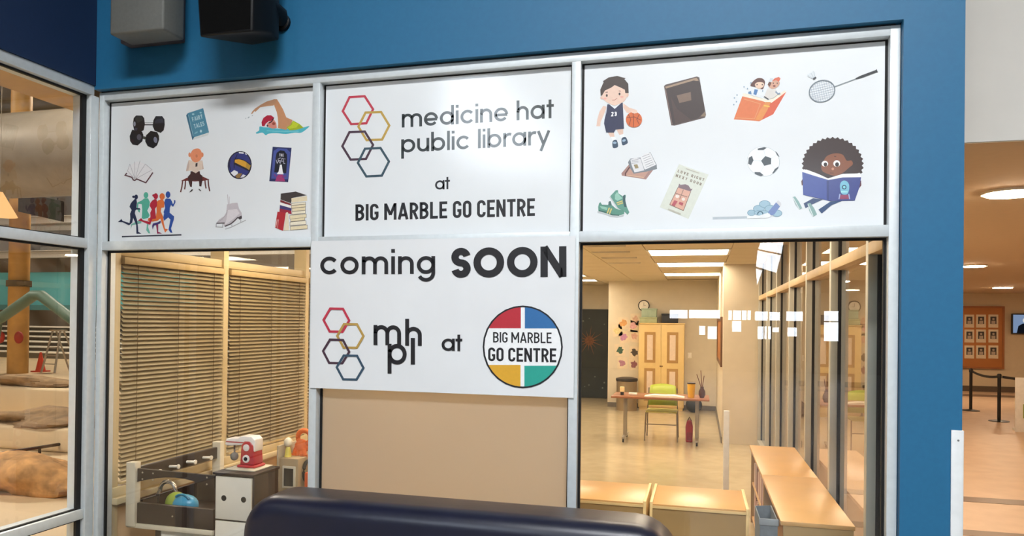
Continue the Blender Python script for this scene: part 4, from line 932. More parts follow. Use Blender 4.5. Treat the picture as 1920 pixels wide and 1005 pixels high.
t = thing('toy_cups', 'stack of red and pink toy cups in the toy sink', 'toy', (-1.60, .42, .56))
for k, c_ in enumerate(('#b0433c', '#a8524c')):
    b = MB(); b.lathe((-1.60, .42, .561 + .06 * k), [(.03, 0), (.042, .058)], 16); b.build('cup', mat('cup%d' % k, c_, .4), t, smooth=True)
# second toy unit
t = thing('toy_stove', 'tan toy oven unit with round handle behind the toy kitchen', 'toy kitchen', (-1.33, .85, 0))
TN = mat('tan_laminate', '#a58f6c', .5, noise=.05)
part('body', TN, t, (-1.405, -1.26, .70, 1.0, 0, .90), bevel=.004); part('end_panel', mat('grey_laminate', '#b09f82', .5), t, (-1.42, -1.405, .69, 1.01, 0, .985), bevel=.004); part('splash_panel', TN, t, (-1.405, -1.26, .99, 1.005, .90, .955), bevel=.003)
part('oven_window_frame', WP, t, (-1.375, -1.275, .690, .6995, .70, .85), bevel=.003); part('oven_window', HOLE, t, (-1.36, -1.29, .687, .6895, .715, .835))
b = MB(); b.tube([(-1.246, .80 + .05 * math.cos(a), .80 + .07 * math.sin(a)) for a in [2 * math.pi * k / 16 for k in range(17)]], .012, 8); b.build('steering_ring', HOLE, t, smooth=True)
t = thing('toy_figure', 'small white and yellow toy figure on the toy oven', 'toy', (-1.375, .76, .90))
b = MB(); b.lathe((-1.375, .76, .9005), [(.025, 0), (.018, .05), (.012, .07)], 14); b.build('body', mat('yellow_toy', '#d9c85a', .4), t, smooth=True)
b = MB(); b.ball((-1.375, .76, 1.0), .03, .03, .034); b.build('head', mat('cream_toy', '#e6dcc0', .4), t, smooth=True)
t = thing('toy_octopus', 'orange plush toy with a curled ring tail', 'toy', (-1.325, .85, .90))
OR = mat('orange_plush', '#e0702c', .7, noise=.1, bump=.1)
b = MB(); b.tube([(-1.305 + .05 * math.cos(a), .85, 1.025 + .048 * math.sin(a)) for a in [2 * math.pi * k / 18 for k in range(17)]], .017, 10); b.build('tail_ring', OR, t, smooth=True)
b = MB(); b.ball((-1.325, .85, .9575), .05, .04, .055); b.build('body', OR, t, smooth=True)
for dx in (-.05, -.02, .02, .05):
    b = MB(); b.tube([(-1.325 + dx * .6, .83, .95), (-1.325 + dx * 1.1, .815, .855), (-1.325 + dx * 1.2, .81, .914)], [.016, .013, .010], 8); b.build('arm', OR, t, smooth=True)
t = thing('toy_block_tower', 'red, orange and yellow stacked toy blocks beside the toy oven', 'toy', (-1.19, .78, 0))
for k, c_ in enumerate(('#cf9a2a', '#3f8f4a', '#d8bd2c', '#e3d326', '#c95a26', '#cf2f22', '#e2622a')):
    part('block', mat('block' + c_, c_, .4), t, (-1.235 + .006 * (k % 2), -1.15 + .006 * (k % 2), .74, .82, .115 * k, .115 * k + .112), bevel=.006)
t = thing('storage_cubby', 'tan cubby shelf behind the toys at the end of the blinds', 'shelf', (-1.5, 2.0, 0))
WD = mat('light_wood_laminate', '#c69a62', .45, noise=.08, scale=5, stretch=(1, 1, 7))
part('side', WD, t, (-1.78, -1.76, 1.7, 2.05, 0, 1.19), (-1.36, -1.34, 1.7, 2.05, 0, 1.19)); part('shelf', WD, t, (-1.76, -1.36, 1.7, 2.05, 1.17, 1.19), (-1.76, -1.36, 1.7, 2.05, .58, .60), (-1.76, -1.36, 1.7, 2.05, .03, .05)); part('back', WD, t, (-1.76, -1.36, 2.03, 2.05, .05, 1.17))
t = thing('storage_box', 'teal storage box on top of the tan cubby shelf', 'box', (-1.5, 1.9, 1.19))
part('box_body', mat('teal_box', '#1f7a80', .5), t, (-1.72, -1.40, 1.74, 2.02, 1.1905, 1.40), bevel=.008); part('lid', mat('teal_box_lid', '#256f74', .5), t, (-1.73, -1.39, 1.73, 2.03, 1.40, 1.425), bevel=.006)
# ================================================================== LIBRARY ROOM, RIGHT BAY
MAP = mat('maple_laminate', '#c99f66', .32, noise=.06, scale=4, stretch=(1, 1, 6)); MAPB = mat('maple_back_panel', '#a68a5c', .5, noise=.05, scale=5); EDGE = mat('pale_edge_band', '#e3c890', .4)
def low_shelf(x0, x1, y0, y1, h, label):
    t = thing('low_bookcase', label, 'bookcase', ((x0 + x1) / 2, (y0 + y1) / 2, 0), 'low bookcases backed toward the storefront')
    part('top', MAP, t, (x0 + .02, x1 - .02, y0, y1, h - .025, h), bevel=.002)
    for a in (x0, x1 - .02): part('side', EDGE, t, (a, a + .02, y0, y1, 0, h + .012), bevel=.002)
    part('back_panel', MAPB, t, (x0 + .02, x1 - .02, y0 + .006, y0 + .018, .04, h - .025)); part('shelf', MAP, t, (x0 + .02, x1 - .02, y0 + .018, y1, .04, .06), (x0 + .02, x1 - .02, y0 + .018, y1, h / 2, h / 2 + .02)); part('back_edge', EDGE, t, (x0 + .02, x1 - .02, y0 - .004, y0 + .004, h - .03, h - .012))
low_shelf(1.055, 1.715, 1.42, 2.02, .60, 'low maple bookcase right of the centre mullion, its top brightly lit')
low_shelf(.35, 1.03, 1.42, 2.02, .60, 'low maple bookcase half hidden behind the centre mullion and sofa')
def long_shelf(y0, y1, label):
    t = thing('window_bookcase', label, 'bookcase', (2.04, (y0 + y1) / 2, 0), 'long low bookcases along the glass wall')
    part('top', MAP, t, (1.845, 2.242, y0, y1, .695, .72), bevel=.002)
    part('side', MAPB, t, (1.86, 2.235, y0 + .005, y0 + .025, 0, .695), (1.86, 2.235, y1 - .025, y1 - .005, 0, .695)); part('back_panel', MAPB, t, (2.22, 2.235, y0 + .025, y1 - .025, .04, .695))
    part('shelf', MAP, t, (1.87, 2.22, y0 + .025, y1 - .025, .04, .06), (1.87, 2.22, y0 + .025, y1 - .025, .36, .38))
    return t
long_shelf(.75, 2.085, 'long low maple bookcase along the glass wall, nearest the storefront'); long_shelf(2.09, 3.45, 'long low maple bookcase along the glass wall, farther unit')
random.seed(11)
cols = ['#8d4a44', '#a8756c', '#5d3b52', '#d9c9b8', '#6f4a3c', '#b58a80', '#40303c', '#c7a79c']
rank = ['first', 'second', 'third', 'fourth', 'fifth', 'sixth', 'seventh', 'eighth', 'ninth', 'tenth', 'eleventh', 'twelfth', 'thirteenth', 'fourteenth', 'fifteenth', 'sixteenth', 'seventeenth', 'eighteenth', 'nineteenth', 'twentieth', 'twenty-first', 'twenty-second', 'twenty-third', 'twenty-fourth']
for lev, z in (('upper', .3805), ('lower', .0605)):
    y = 2.16; k = 0
    while y < 3.35 and k < 24:
        w_ = random.uniform(.035, .055); h_ = random.uniform(.20, .28)
        b = thing('book', 'shelved book, %s from the joint on the %s shelf of the farther glass-wall bookcase' % (rank[k], lev), 'book', (1.95, y, z), 'books in the glass-wall bookcase')
        c_ = random.choice(cols)
        part('cover', mat('book' + c_, c_, .5, noise=.1, scale=20), b, (1.88, 1.884, y, y + w_, z, z + h_), (1.884, 2.05, y, y + .003, z, z + h_), (1.884, 2.05, y + w_ - .003, y + w_, z, z + h_)); part('pages', mat('book_pages', '#e4dcc8', .8), b, (1.884, 2.045, y + .003, y + w_ - .003, z + .004, z + h_ - .004))
        y += w_ + .004; k += 1
t = thing('canvas_bin', 'grey canvas bin with folded rim beside the glass-wall bookcase', 'bin', (1.77, 1.0, 0))
CV = mat('grey_canvas', '#6c747a', .8, noise=.12, scale=30, bump=.1)
b = MB(); P = [(1.735, .80, .70), (1.835, .80, .71), (1.835, 1.2, .70), (1.735, 1.2, .69)]; Q = [(1.74, .82, 0), (1.83, .82, 0), (1.83, 1.18, 0), (1.74, 1.18, 0)]
b.add(P + Q, [(4, 5, 1, 0), (5, 6, 2, 1), (6, 7, 3, 2), (7, 4, 0, 3), (7, 6, 5, 4)]); o = b.build('bin_body', CV, t); md = o.modifiers.new('s', 'SOLIDIFY'); md.thickness = .008
part('lining', mat('dark_lining', '#1d2636', .8), t, (1.745, 1.825, .815, 1.185, .60, .615)); part('rim', mat('pale_canvas', '#8d9498', .8), t, (1.730, 1.84, .795, .803, .675, .715), bevel=.003)
t = thing('white_panel', 'tall narrow white board standing behind the low bookcase', 'panel', (1.62, 3.0, 0))
part('board', mat('white_board', '#f2f2f0', .35), t, (1.594, 1.644, 3.0, 3.03, .03, 1.085), bevel=.003); part('foot', mat('grey_foot', '#8a8a88', .5), t, (1.58, 1.66, 2.92, 3.11, 0, .03), bevel=.003)  # white board added in place of a reflection in the storefront glass
t = thing('hall_bench', 'long brown wooden bench box in the hall behind the glass wall', 'bench', (2.9, 14, 0))
BRW = mat('brown_bench', '#8f6a40', .5, noise=.08, scale=4, stretch=(1, 1, 5))
part('body', BRW, t, (2.56, 3.14, 12.95, 16.4, .05, .47)); part('top', MAP, t, (2.54, 3.165, 12.93, 16.42, .47, .53), bevel=.003); part('plinth', DK, t, (2.6, 3.1, 13.0, 16.35, 0, .05))
# desk
DT = mat('walnut_desk_top', '#8f5a38', .35, noise=.08, scale=4, stretch=(6, 1, 1)); STL = mat('grey_steel', '#a39a8a', .35, .6); CAST = mat('black_caster', '#17130f', .5)
t = thing('desk', 'brown topped rolling desk with steel legs in front of cream cabinet', 'desk', (.8, 7.9, 0))
part('desktop', DT, t, (.05, 1.53, 7.52, 8.22, .695, .725), bevel=.006); part('cross_bar', STL, t, (.27, 1.32, 7.85, 7.89, .655, .69))
for x in (.24, 1.35):
    part('leg', STL, t, (x - .03, x + .03, 7.84, 7.90, .08, .695), bevel=.004); part('foot', STL, t, (x - .025, x + .025, 7.58, 8.18, .055, .085), bevel=.004)
    for y in (7.60, 8.16):
        b = MB(); b.lathe((x, y, .03), [(.012, -.014), (.03, -.012), (.03, .012), (.012, .014)], 14, axis=0); b.tube([(x, y, .03), (x, y, .06)], .01, 8); b.build('caster', CAST, t, smooth=True)
t = thing('chair', 'lime green stacking chair behind the brown desk', 'chair', (.8, 8.1, 0))
LG = mat('lime_plastic', '#a3b23a', .4, noise=.04); CHR = mat('chair_steel', '#8f8270', .3, .6)
b = MB(); n = 8
vs = []; fs = []
for j in range(4):
    for i in range(n + 1):
        u = i / n * 2 - 1; vs.append((.80 + u * (.235 - .01 * j), 8.36 + .03 * u * u * -1 + .03 * j, .52 + .115 * j - .03 * u * u * (j == 3)))
for j in range(3):
    for i in range(n): fs.append((j * (n + 1) + i, j * (n + 1) + i + 1, (j + 1) * (n + 1) + i + 1, (j + 1) * (n + 1) + i))
b.add(vs, fs); o = b.build('backrest', LG, t, smooth=True); md = o.modifiers.new('s', 'SOLIDIFY'); md.thickness = .012
part('seat', mat('lime_seat', '#c3bf62', .4), t, (.555, 1.045, 7.90, 8.36, .445, .47), bevel=.012)
for x in (.56, 1.04):
    b = MB(); b.tube([(x, 7.94, .445), (x - (.8 - x) * .05, 7.88, 0)], .011, 8); b.build('leg', CHR, t, smooth=True)
    b = MB(); b.tube([(x - (.8 - x) * .05, 8.42, 0), (x, 8.34, .445), (x + (.8 - x) * .06, 8.40, .80)], .011, 8); b.build('leg', CHR, t, smooth=True)
b = MB(); b.tube([(.56, 7.92, .26), (1.04, 7.92, .26)], .009, 8); b.build('stretcher', CHR, t, smooth=True)
ZD = .7255
t = thing('tumbler', 'yellow tumbler cup on the right end of the desk', 'cup', (1.26, 7.72, ZD))
b = MB(); b.lathe((1.26, 7.72, ZD), [(.048, 0), (.062, .21)], 16); b.build('cup_body', mat('yellow_tumbler', '#d8a41c', .35), t, smooth=True); b = MB(); b.lathe((1.26, 7.72, ZD + .21), [(.064, 0), (.064, .02), (.04, .028)], 16); b.build('lid', mat('dark_lid', '#3a2c1c', .5), t, smooth=True)
t = thing('vase', 'dark round vase beside the yellow tumbler', 'vase', (1.42, 7.75, ZD))
b = MB(); b.lathe((1.42, 7.75, ZD), [(.03, 0), (.052, .05), (.05, .10), (.025, .15), (.03, .17)], 16); b.build('vase_body', mat('brown_glaze', '#4a2a1a', .3), t, smooth=True)
for dx, dz in ((-.08, .36), (-.02, .42), (.03, .34)):
    b = MB(); b.tube([(1.42, 7.75, ZD + .12), (1.42 + dx, 7.75, ZD + dz)], .006, 6); b.build('stem', mat('dark_stem', '#5c1f1c', .6), t)
t = thing('candle_jar', 'small pale candle jar with dark base on the left of the desk', 'candle', (.20, 7.75, ZD))
b = MB(); b.lathe((.20, 7.75, ZD), [(.028, 0), (.028, .05)], 14); b.build('base', CAST, t, smooth=True); b = MB(); b.lathe((.20, 7.75, ZD + .05), [(.036, 0), (.036, .075), (.02, .08)], 14); b.build('jar', mat('pale_wax', '#e9cf9a', .5), t, smooth=True)
t = thing('eraser', 'small white block on the desk near the candle jar', 'block', (.36, 7.8, ZD)); part('block_body', WT, t, (.30, .43, 7.76, 7.84, ZD, ZD + .035), bevel=.006)
t = thing('open_papers', 'white open book lying flat in the middle of desk', 'book', (.86, 7.65, ZD))
PAPER = mat('white_paper', '#e9e2d2', .8)
for x0, x1, s_ in ((.56, .85, 1), (.85, 1.16, -1)):
    b = MB(); b.prism([(x0, ZD), (x1, ZD), (x1, ZD + (.03 if s_ > 0 else .012)), ((x0 + x1) / 2, ZD + .035), (x0, ZD + (.012 if s_ > 0 else .03))], 1, 7.55, 7.76); b.build('page_block', PAPER, t)
t = thing('backpack', 'red bag standing on the floor by the desk leg', 'bag', (1.235, 8.0, 0)); b = MB(); b.prism([(1.18, 0), (1.285, 0), (1.29, .24), (1.265, .34), (1.20, .34), (1.175, .24)], 1, 7.93, 8.08); b.build('bag_body', mat('red_bag', '#a01f24', .6, noise=.1), t, bevel=.02, seg=3); part('pocket', mat('dark_red_pocket', '#7d171c', .6), t, (1.195, 1.275, 7.915, 7.931, .04, .16), bevel=.006); b = MB(); b.tube([(1.205, 8.0, .33), (1.235, 8.0, .39), (1.265, 8.0, .33)], .008, 8); b.build('handle', mat('dark_strap', '#3a0f12', .7), t, smooth=True)
t = thing('black_bag', 'black bag slumped at the foot of the cream cabinet', 'bag', (1.27, 11.8, 0)); b = MB(); b.ball((1.27, 11.9, .16), .17, .15, .16, 14, 10); b.build('bag_body', mat('black_bag', '#151a1c', .6, noise=.1), t, smooth=True); b = MB(); b.tube([(1.18, 11.85, .27), (1.27, 11.85, .36), (1.36, 11.85, .27)], .012, 8); b.build('handle', CAST, t, smooth=True)
# cream cabinet
CC = mat('cream_cabinet', '#d8bb7e', .45, noise=.03); CT = mat('tan_panel_border', '#a8824a', .5); CP = mat('pink_panel', '#d9c4ae', .5, noise=.05, scale=20)
t = thing('cabinet', 'cream two-door cupboard with tan bordered panels at far wall', 'cabinet', (.58, 12.17, 0))
part('carcass', CC, t, (.10, 1.06, 12.02, 12.334, .06, 1.85)); part('plinth', CC, t, (.12, 1.04, 12.04, 12.33, 0, .06)); part('cornice', CC, t, (.09, 1.07, 12.0, 12.334, 1.85, 1.875), bevel=.004)
for x0, x1 in ((.105, .578), (.582, 1.055)):
    d_ = part('door', CC, t, (x0, x1, 11.998, 12.018, .08, 1.84), bevel=.003)
    for z0, z1 in ((1.02, 1.68), (.20, .90)):
        xa, xb = x0 + .12, x1 - .12
        part('panel_border', CT, d_, (xa, xb, 11.990, 11.9975, z0, z0 + .06), (xa, xb, 11.990, 11.9975, z1 - .06, z1), (xa, xa + .055, 11.990, 11.9975, z0 + .06, z1 - .06), (xb - .055, xb, 11.990, 11.9975, z0 + .06, z1 - .06)); part('door_panel', CP, d_, (xa + .055, xb - .055, 11.994, 11.9975, z0 + .06, z1 - .06))
    b = MB(); b.ball((.565 if x0 < .3 else .60, 11.985, .95), .014, .014, .018, 10, 6); b.build('knob', mat('brown_knob', '#6a4624', .5), d_, smooth=True)
def simple_box(nm, lab, cat, box, c_, extra=None):
    t = thing(nm, lab, cat, ((box[0] + box[1]) / 2, (box[2] + box[3]) / 2, box[4]))
    part('box_body', mat('box' + c_, c_, .6, noise=.1, scale=12), t, box, bevel=.006)
    part('lid', mat('lid' + c_, c_, .5), t, (box[0] - .008, box[1] + .008, box[2] - .008, box[3] + .008, box[5], box[5] + .03), bevel=.004)
simple_box('storage_box', 'pale green patterned box on the left of the cream cupboard', 'box', (.12, .48, 12.04, 12.32, 1.8755, 1.97), '#a8b08a')
simple_box('storage_box', 'larger teal and cream box on top of the pale green box', 'box', (.15, .47, 12.06, 12.30, 2.001, 2.16), '#9fb3a0')
simple_box('storage_box', 'dark navy box on top of the cream cupboard', 'box', (.58, .92, 12.06, 12.32, 1.8755, 2.05), '#23262c')
t = thing('wall_clock', 'round black rimmed clock above the cream cupboard', 'clock', (.178, 12.33, 2.14))
b = MB(); b.lathe((.178, 12.349, 2.255), [(.125, 0), (.125, -.03), (.105, -.036)], 28, axis=1); b.build('rim', CAST, t, smooth=True); b = MB(); b.lathe((.178, 12.3125, 2.255), [(.104, 0), (.104, -.002)], 28, axis=1); b.build('face', mat('clock_face', '#e8e2d4', .5), t)
b = MB(); b.box(.175, .181, 12.305, 12.309, 2.255, 2.325); b.build('minute_hand', CAST, t); b = MB(); b.box(.178, .225, 12.305, 12.309, 2.252, 2.258); b.build('hour_hand', CAST, t)
t = thing('waste_bin', 'steel waste bin with dark rim beside the cream cupboard', 'bin', (-.13, 11.85, 0))
b = MB(); b.lathe((-.13, 11.85, 0), [(.22, 0), (.22, .62)], 24); b.build('drum', mat('brushed_steel', '#9c8c74', .3, .7), t, smooth=True); b = MB(); b.lathe((-.13, 11.85, .621), [(.225, 0), (.235, .03), (.23, .06), (.12, .085)], 24); b.build('rim', mat('dark_bin_lid', '#2c251f', .5), t, smooth=True)
# children's pictures on the wall
random.seed(5)
spots = [(-.27, 1.86, '#cf9a60'), (.0, 1.95, '#c9a48e'), (-.25, 1.55, '#b884a8'), (-.02, 1.58, '#caa294'), (-.34, 1.27, '#3f5c4c'), (-.02, 1.22, '#4a4038'), (-.28, .98, '#a8788a'), (-.02, .96, '#8c5a62'), (-.05, 1.80, '#d0a0a4'), (-.40, 1.70, '#d6c692')]
names = ['orange', 'tan', 'purple', 'salmon', 'dark green', 'brown', 'magenta', 'dark red', 'pale pink', 'yellow']
for (x, z, c_), nm in zip(spots, names):
    t = thing('wall_drawing', 'small %s painting taped to the wall left of the cupboard' % nm, 'drawing', (x, 12.345, z), 'paintings taped to the room wall')
    w_, h_ = .11, .13; a = random.uniform(-.15, .15)
    def rot(u, v): return (x + u * math.cos(a) - v * math.sin(a), z + u * math.sin(a) + v * math.cos(a))
    b = MB(); b.prism([rot(-w_, -h_), rot(w_, -h_), rot(w_, h_), rot(-w_, h_)], 1, 12.346, 12.3495); b.build('sheet', mat('drawing_paper', '#d9c8ae', .8), t)
    b = MB(); pts = []
    for k in range(14):
        q = 2 * math.pi * k / 14; r = random.uniform(.05, .095); pts.append(rot(r * math.cos(q), r * math.sin(q)))
    b.prism(pts, 1, 12.345, 12.346); b.build('paint_shape', mat('paint' + c_, c_, .7, noise=.2, scale=30), t)
t = thing('chalkboard_panel', 'dark chalkboard panel with an orange sunburst drawing', 'chalkboard', (-1.5, 14.0, 0))
part('board', mat('chalkboard', '#1f2624', .6, noise=.25, scale=3), t, (-2.25, -.63, 13.99, 14.03, .02, 2.2))
b = MB(); cx, cz = -1.27, 1.42
for k in range(14):
    q = 2 * math.pi * k / 14 + .1; r0, r1 = .09, .40 if k % 2 else .28
    d = Vector((math.cos(q), math.sin(q))); n_ = Vector((-d.y, d.x)) * .014
    b.add([(cx + d.x * r0 + n_.x, 13.9885, cz + d.y * r0 + n_.y), (cx + d.x * r0 - n_.x, 13.9885, cz + d.y * r0 - n_.y), (cx + d.x * r1, 13.9885, cz + d.y * r1)], [(0, 1, 2)])
b.lathe((cx, 13.989, cz), [(.11, 0), (.11, -.0015)], 20, axis=1); b.build('chalk_sun', mat('orange_chalk', '#6f4a34', .9, noise=.3, scale=30), t)
random.seed(9); b = MB()
for k in range(26):
    x, z = random.uniform(-2.1, -.75), random.uniform(.25, 2.05)
    if (x - cx) ** 2 + (z - cz) ** 2 > .2: b.lathe((x, 13.989, z), [(.012 + .02 * random.random(), 0), (.012, -.001)], 8, axis=1)
b.build('chalk_dots', mat('pale_chalk', '#6d7468', .9), t)
t = thing('light_switch', 'white light switch right of the cream cupboard', 'switch', (1.17, 12.345, 1.18)); part('plate', WHITEM, t, (1.13, 1.21, 12.342, 12.3495, 1.12, 1.24), bevel=.003); part('rocker', WT, t, (1.155, 1.185, 12.337, 12.342, 1.15, 1.21), bevel=.002)
t = thing('picture_frame', 'brown framed picture on the side wall by the column', 'picture', (1.72, 9.4, 1.2))
part('frame', mat('brown_frame', '#5c3c22', .5), t, (1.70, 1.7295, 8.2, 10.9, 1.18, 1.24), (1.70, 1.7295, 8.2, 10.9, 1.92, 1.98), (1.70, 1.7295, 8.2, 8.3, 1.24, 1.92), (1.70, 1.7295, 10.8, 10.9, 1.24, 1.92)); part('picture_sheet', mat('orange_picture', '#a86a34', .6, noise=.25, scale=5), t, (1.715, 1.729, 8.3, 10.8, 1.24, 1.92))
# ================================================================== HALL ON THE RIGHT
HL = emitter('hall_lamp_light', '#ffe2bd', HALL_LAMP)
def downlight(x, y, lab, r=.16):
    t = thing('downlight', lab, 'downlight', (x, y, 2.84), 'round downlights in the hall ceiling')
    b = MB(); b.lathe((x, y, 2.845), [(r + .03, 0), (r + .03, .0195), (r, .0195)], 20); b.build('trim_ring', WHITEM, t, smooth=True); b = MB(); b.lathe((x, y, 2.835), [(r, 0), (r, .009)], 20); b.build('lens', HL, t)
p1, p2 = oz(1827, 500, 2.84), oz(1880, 540, 2.84)
downlight(p1.x, p1.y, 'round lit downlight in the hall ceiling, nearer the blue wall', .15); downlight(p2.x, p2.y, 'round lit downlight in the hall ceiling, farther and more to the right', .2)
k = 0
for x, y, w_ in ((3.6, 2.4, 'just past the blue wall'), (3.7, 5.6, 'beside the second mullion of the glass wall'), (3.9, 8.6, 'beside the end of the glass wall'), (8.4, 5.0, 'far right near the bulkhead'), (11.5, 9.0, 'far right of the hall'), (12.2, 16.0, 'over the television'), (4.4, 13.5, 'behind the column'), (5.4, 17.6, 'nearest the photo board left side')):
    downlight(x, y, 'round lit downlight in the hall ceiling, ' + w_)  # further downlights, added to brighten the hall
BK = mat('black_post', '#151210', .45)
posts = []
for (px, py, lab) in ((1820, 770, 'black stanchion post nearest the photo board'), (1873, 790, 'black stanchion post nearer the viewer in the hall')):
    f_ = oz(px, py); posts.append(f_)
    t = thing('stanchion', lab, 'stanchion', (f_.x, f_.y, 0), 'belt stanchions in the hall')
    b = MB(); b.lathe((f_.x, f_.y, 0), [(.18, 0), (.18, .012), (.03, .035)], 20); b.build('base', BK, t, smooth=True)
    b = MB(); b.tube([(f_.x, f_.y, .03), (f_.x, f_.y, .86)], .032, 12); b.build('pole', BK, t, smooth=True)
    b = MB(); b.lathe((f_.x, f_.y, .86), [(.04, 0), (.04, .07), (.025, .085)], 14); b.build('head', BK, t, smooth=True)
a, b_ = posts
bt = MB()
def belt(pa, pb):
    vs = []; n = 10
    for i in range(n + 1):
        f_ = i / n; q = pa.lerp(pb, f_); s_ = -.05 * 4 * f_ * (1 - f_)
        vs += [(q.x, q.y, .86 + s_), (q.x, q.y, .91 + s_)]
    bt.add(vs, [(2 * i, 2 * i + 2, 2 * i + 3, 2 * i + 1) for i in range(n)])
d_ = (b_ - a).normalized()
belt(a + d_ * .05, b_ - d_ * .05)
e_ = Vector((8.6, 11.5, 0)); d2 = (e_ - b_).normalized(); belt(b_ + d2 * .05, e_)
o = bt.build('barrier_belt', mat('black_belt', '#1a1513', .6)); tag(o, 'black barrier belt strung between the stanchion posts', 'belt'); md = o.modifiers.new('s', 'SOLIDIFY'); md.thickness = .004
bl, br = oy(1800, 574, 19.96), oy(1882, 692, 19.96)
t = thing('photo_board', 'orange wooden photo board on the far hall wall', 'board', ((bl.x + br.x) / 2, 19.96, br.z))
part('board_panel', mat('orange_wood', '#b3733c', .55, noise=.08, scale=3), t, (bl.x - .7, br.x, 19.93, 19.995, br.z, bl.z), bevel=.004)
part('frame', mat('orange_wood_frame', '#9a5f30', .5), t, (bl.x - .7, br.x, 19.915, 19.93, bl.z - .05, bl.z), (bl.x - .7, br.x, 19.915, 19.93, br.z, br.z + .05), (br.x - .05, br.x, 19.915, 19.93, br.z + .05, bl.z - .05))
MATT = mat('cream_mat_board', '#e0d0b4', .7); PH = mat('dark_photo', '#3a3530', .4, noise=.3, scale=9); PF = mat('pale_face', '#b5a390', .5)
for i, cx in enumerate((1817.5, 1839.5, 1862.5)):
    for j, cy in enumerate((602, 630, 660)):
        c_ = oy(cx, cy, 19.92); w_, h_ = .125, .19
        t = thing('framed_photo', 'small framed portrait on the photo board, %s row, %s column' % (['top', 'middle', 'bottom'][j], ['left', 'centre', 'right'][i]), 'photo', (c_.x, 19.92, c_.z - h_), 'portraits on the photo board')
        part('mount', MATT, t, (c_.x - w_, c_.x + w_, 19.918, 19.929, c_.z - h_, c_.z + h_), bevel=.002); pp = part('portrait', PH, t, (c_.x - w_ * .62, c_.x + w_ * .62, 19.914, 19.918, c_.z - h_ * .45, c_.z + h_ * .68))
        b = MB(); b.lathe((c_.x, 19.9135, c_.z + .06), [(.032, 0), (.03, -.001)], 12, axis=1); b.box(c_.x - .05, c_.x + .05, 19.912, 19.9135, c_.z - .08, c_.z + .01); b.build('face', PF, pp)
a, b_ = oy(1897, 588, 19.9), oy(1897, 626, 19.9)
t = thing('television', 'wall television showing a figure in a dark suit', 'television', (a.x + .5, 19.9, b_.z))
part('bezel', BK, t, (a.x, a.x + 1.05, 19.88, 19.96, b_.z, a.z), bevel=.01); part('wall_mount', BK, t, (a.x + .4, a.x + .65, 19.96, 19.999, b_.z + .15, a.z - .15))
part('screen', emitter('tv_glow', '#7d93b5', .9), t, (a.x + .03, a.x + 1.02, 19.874, 19.8799, b_.z + .03, a.z - .03))
b = MB(); zx = b_.z + .03; b.prism([(a.x + .12, zx), (a.x + .16, zx + .2), (a.x + .27, zx + .27), (a.x + .42, zx + .27), (a.x + .5, zx + .18), (a.x + .53, zx)], 1, 19.871, 19.8739); b.build('screen_figure', emitter('tv_dark', '#171a22', .6), t)
b = MB(); b.lathe((a.x + .34, 19.8735, zx + .36), [(.075, 0), (.075, -.002)], 18, axis=1); b.build('screen_face', emitter('tv_face', '#d8d6d2', .9), t)
a = oz(1906, 810); 
t = thing('sign_stand', 'white floor sign with a green patch at the right edge', 'sign', (a.x + .3, a.y, 0))
part('board', mat('white_sign', '#e6e2d8', .5), t, (a.x - .02, a.x + .62, a.y, a.y + .03, 0, .97), bevel=.004); part('printed_patch', mat('green_patch', '#8d9a3a', .5), t, (a.x + .1, a.x + .55, a.y - .002, a.y - .0001, .25, .5)); part('rear_leg', mat('white_sign', '#e6e2d8', .5), t, (a.x + .05, a.x + .1, a.y + .03, a.y + .30, 0, .04))
# ================================================================== POOL SIDE ON THE LEFT
struct(part('floor_pool', mat('pool_deck_concrete', '#d8bf98', .55, noise=.08, scale=1.5, bump=.1), None, (-34, -2.42, -14, 34, -.12, -.001)), 'tan concrete pool deck seen through the left window', 'floor')
struct(part('wall_pool_far', mat('pool_far_wall', '#a59a8c', .8, noise=.05, scale=1), None, (-34, -2.5, 33, 33.2, 0, 12)), 'grey far wall of the pool hall', 'wall')
struct(part('wall_pool_left', mat('pool_far_wall', '#a59a8c', .8), None, (-34.2, -34, -14, 33.2, 0, 12)), 'grey left wall of the pool hall', 'wall')
struct(part('ceiling_pool', mat('pool_ceiling', '#8d8478', .9, noise=.12, scale=1), None, (-34, -2.5, -14, 33, 12, 12.2)), 'dark grey roof of the pool hall', 'ceiling')
POOLL = emitter('pool_flood_light', '#fff3e0', POOL_FILL)  # unseen lamps added high up to brighten the pool hall
for k, (x, y, z) in enumerate(((-12, 8, 11.4), (-20, 20, 11.4), (-26, 8, 11.4), (-9, -4, 11.4))):
    t = thing('pool_floodlight', 'large flood lamp under the pool roof, %s' % ['nearest the window', 'above the ladder', 'far left', 'behind the viewer'][k], 'lamp', (x, y, z), 'flood lamps in the pool hall')
    part('housing', mat('grey_housing', '#7a7a78', .5), t, (x - .7, x + .7, y - .7, y + .7, z + .05, z + .59)); part('lens', POOLL, t, (x - .6, x + .6, y - .6, y + .6, z, z + .05))
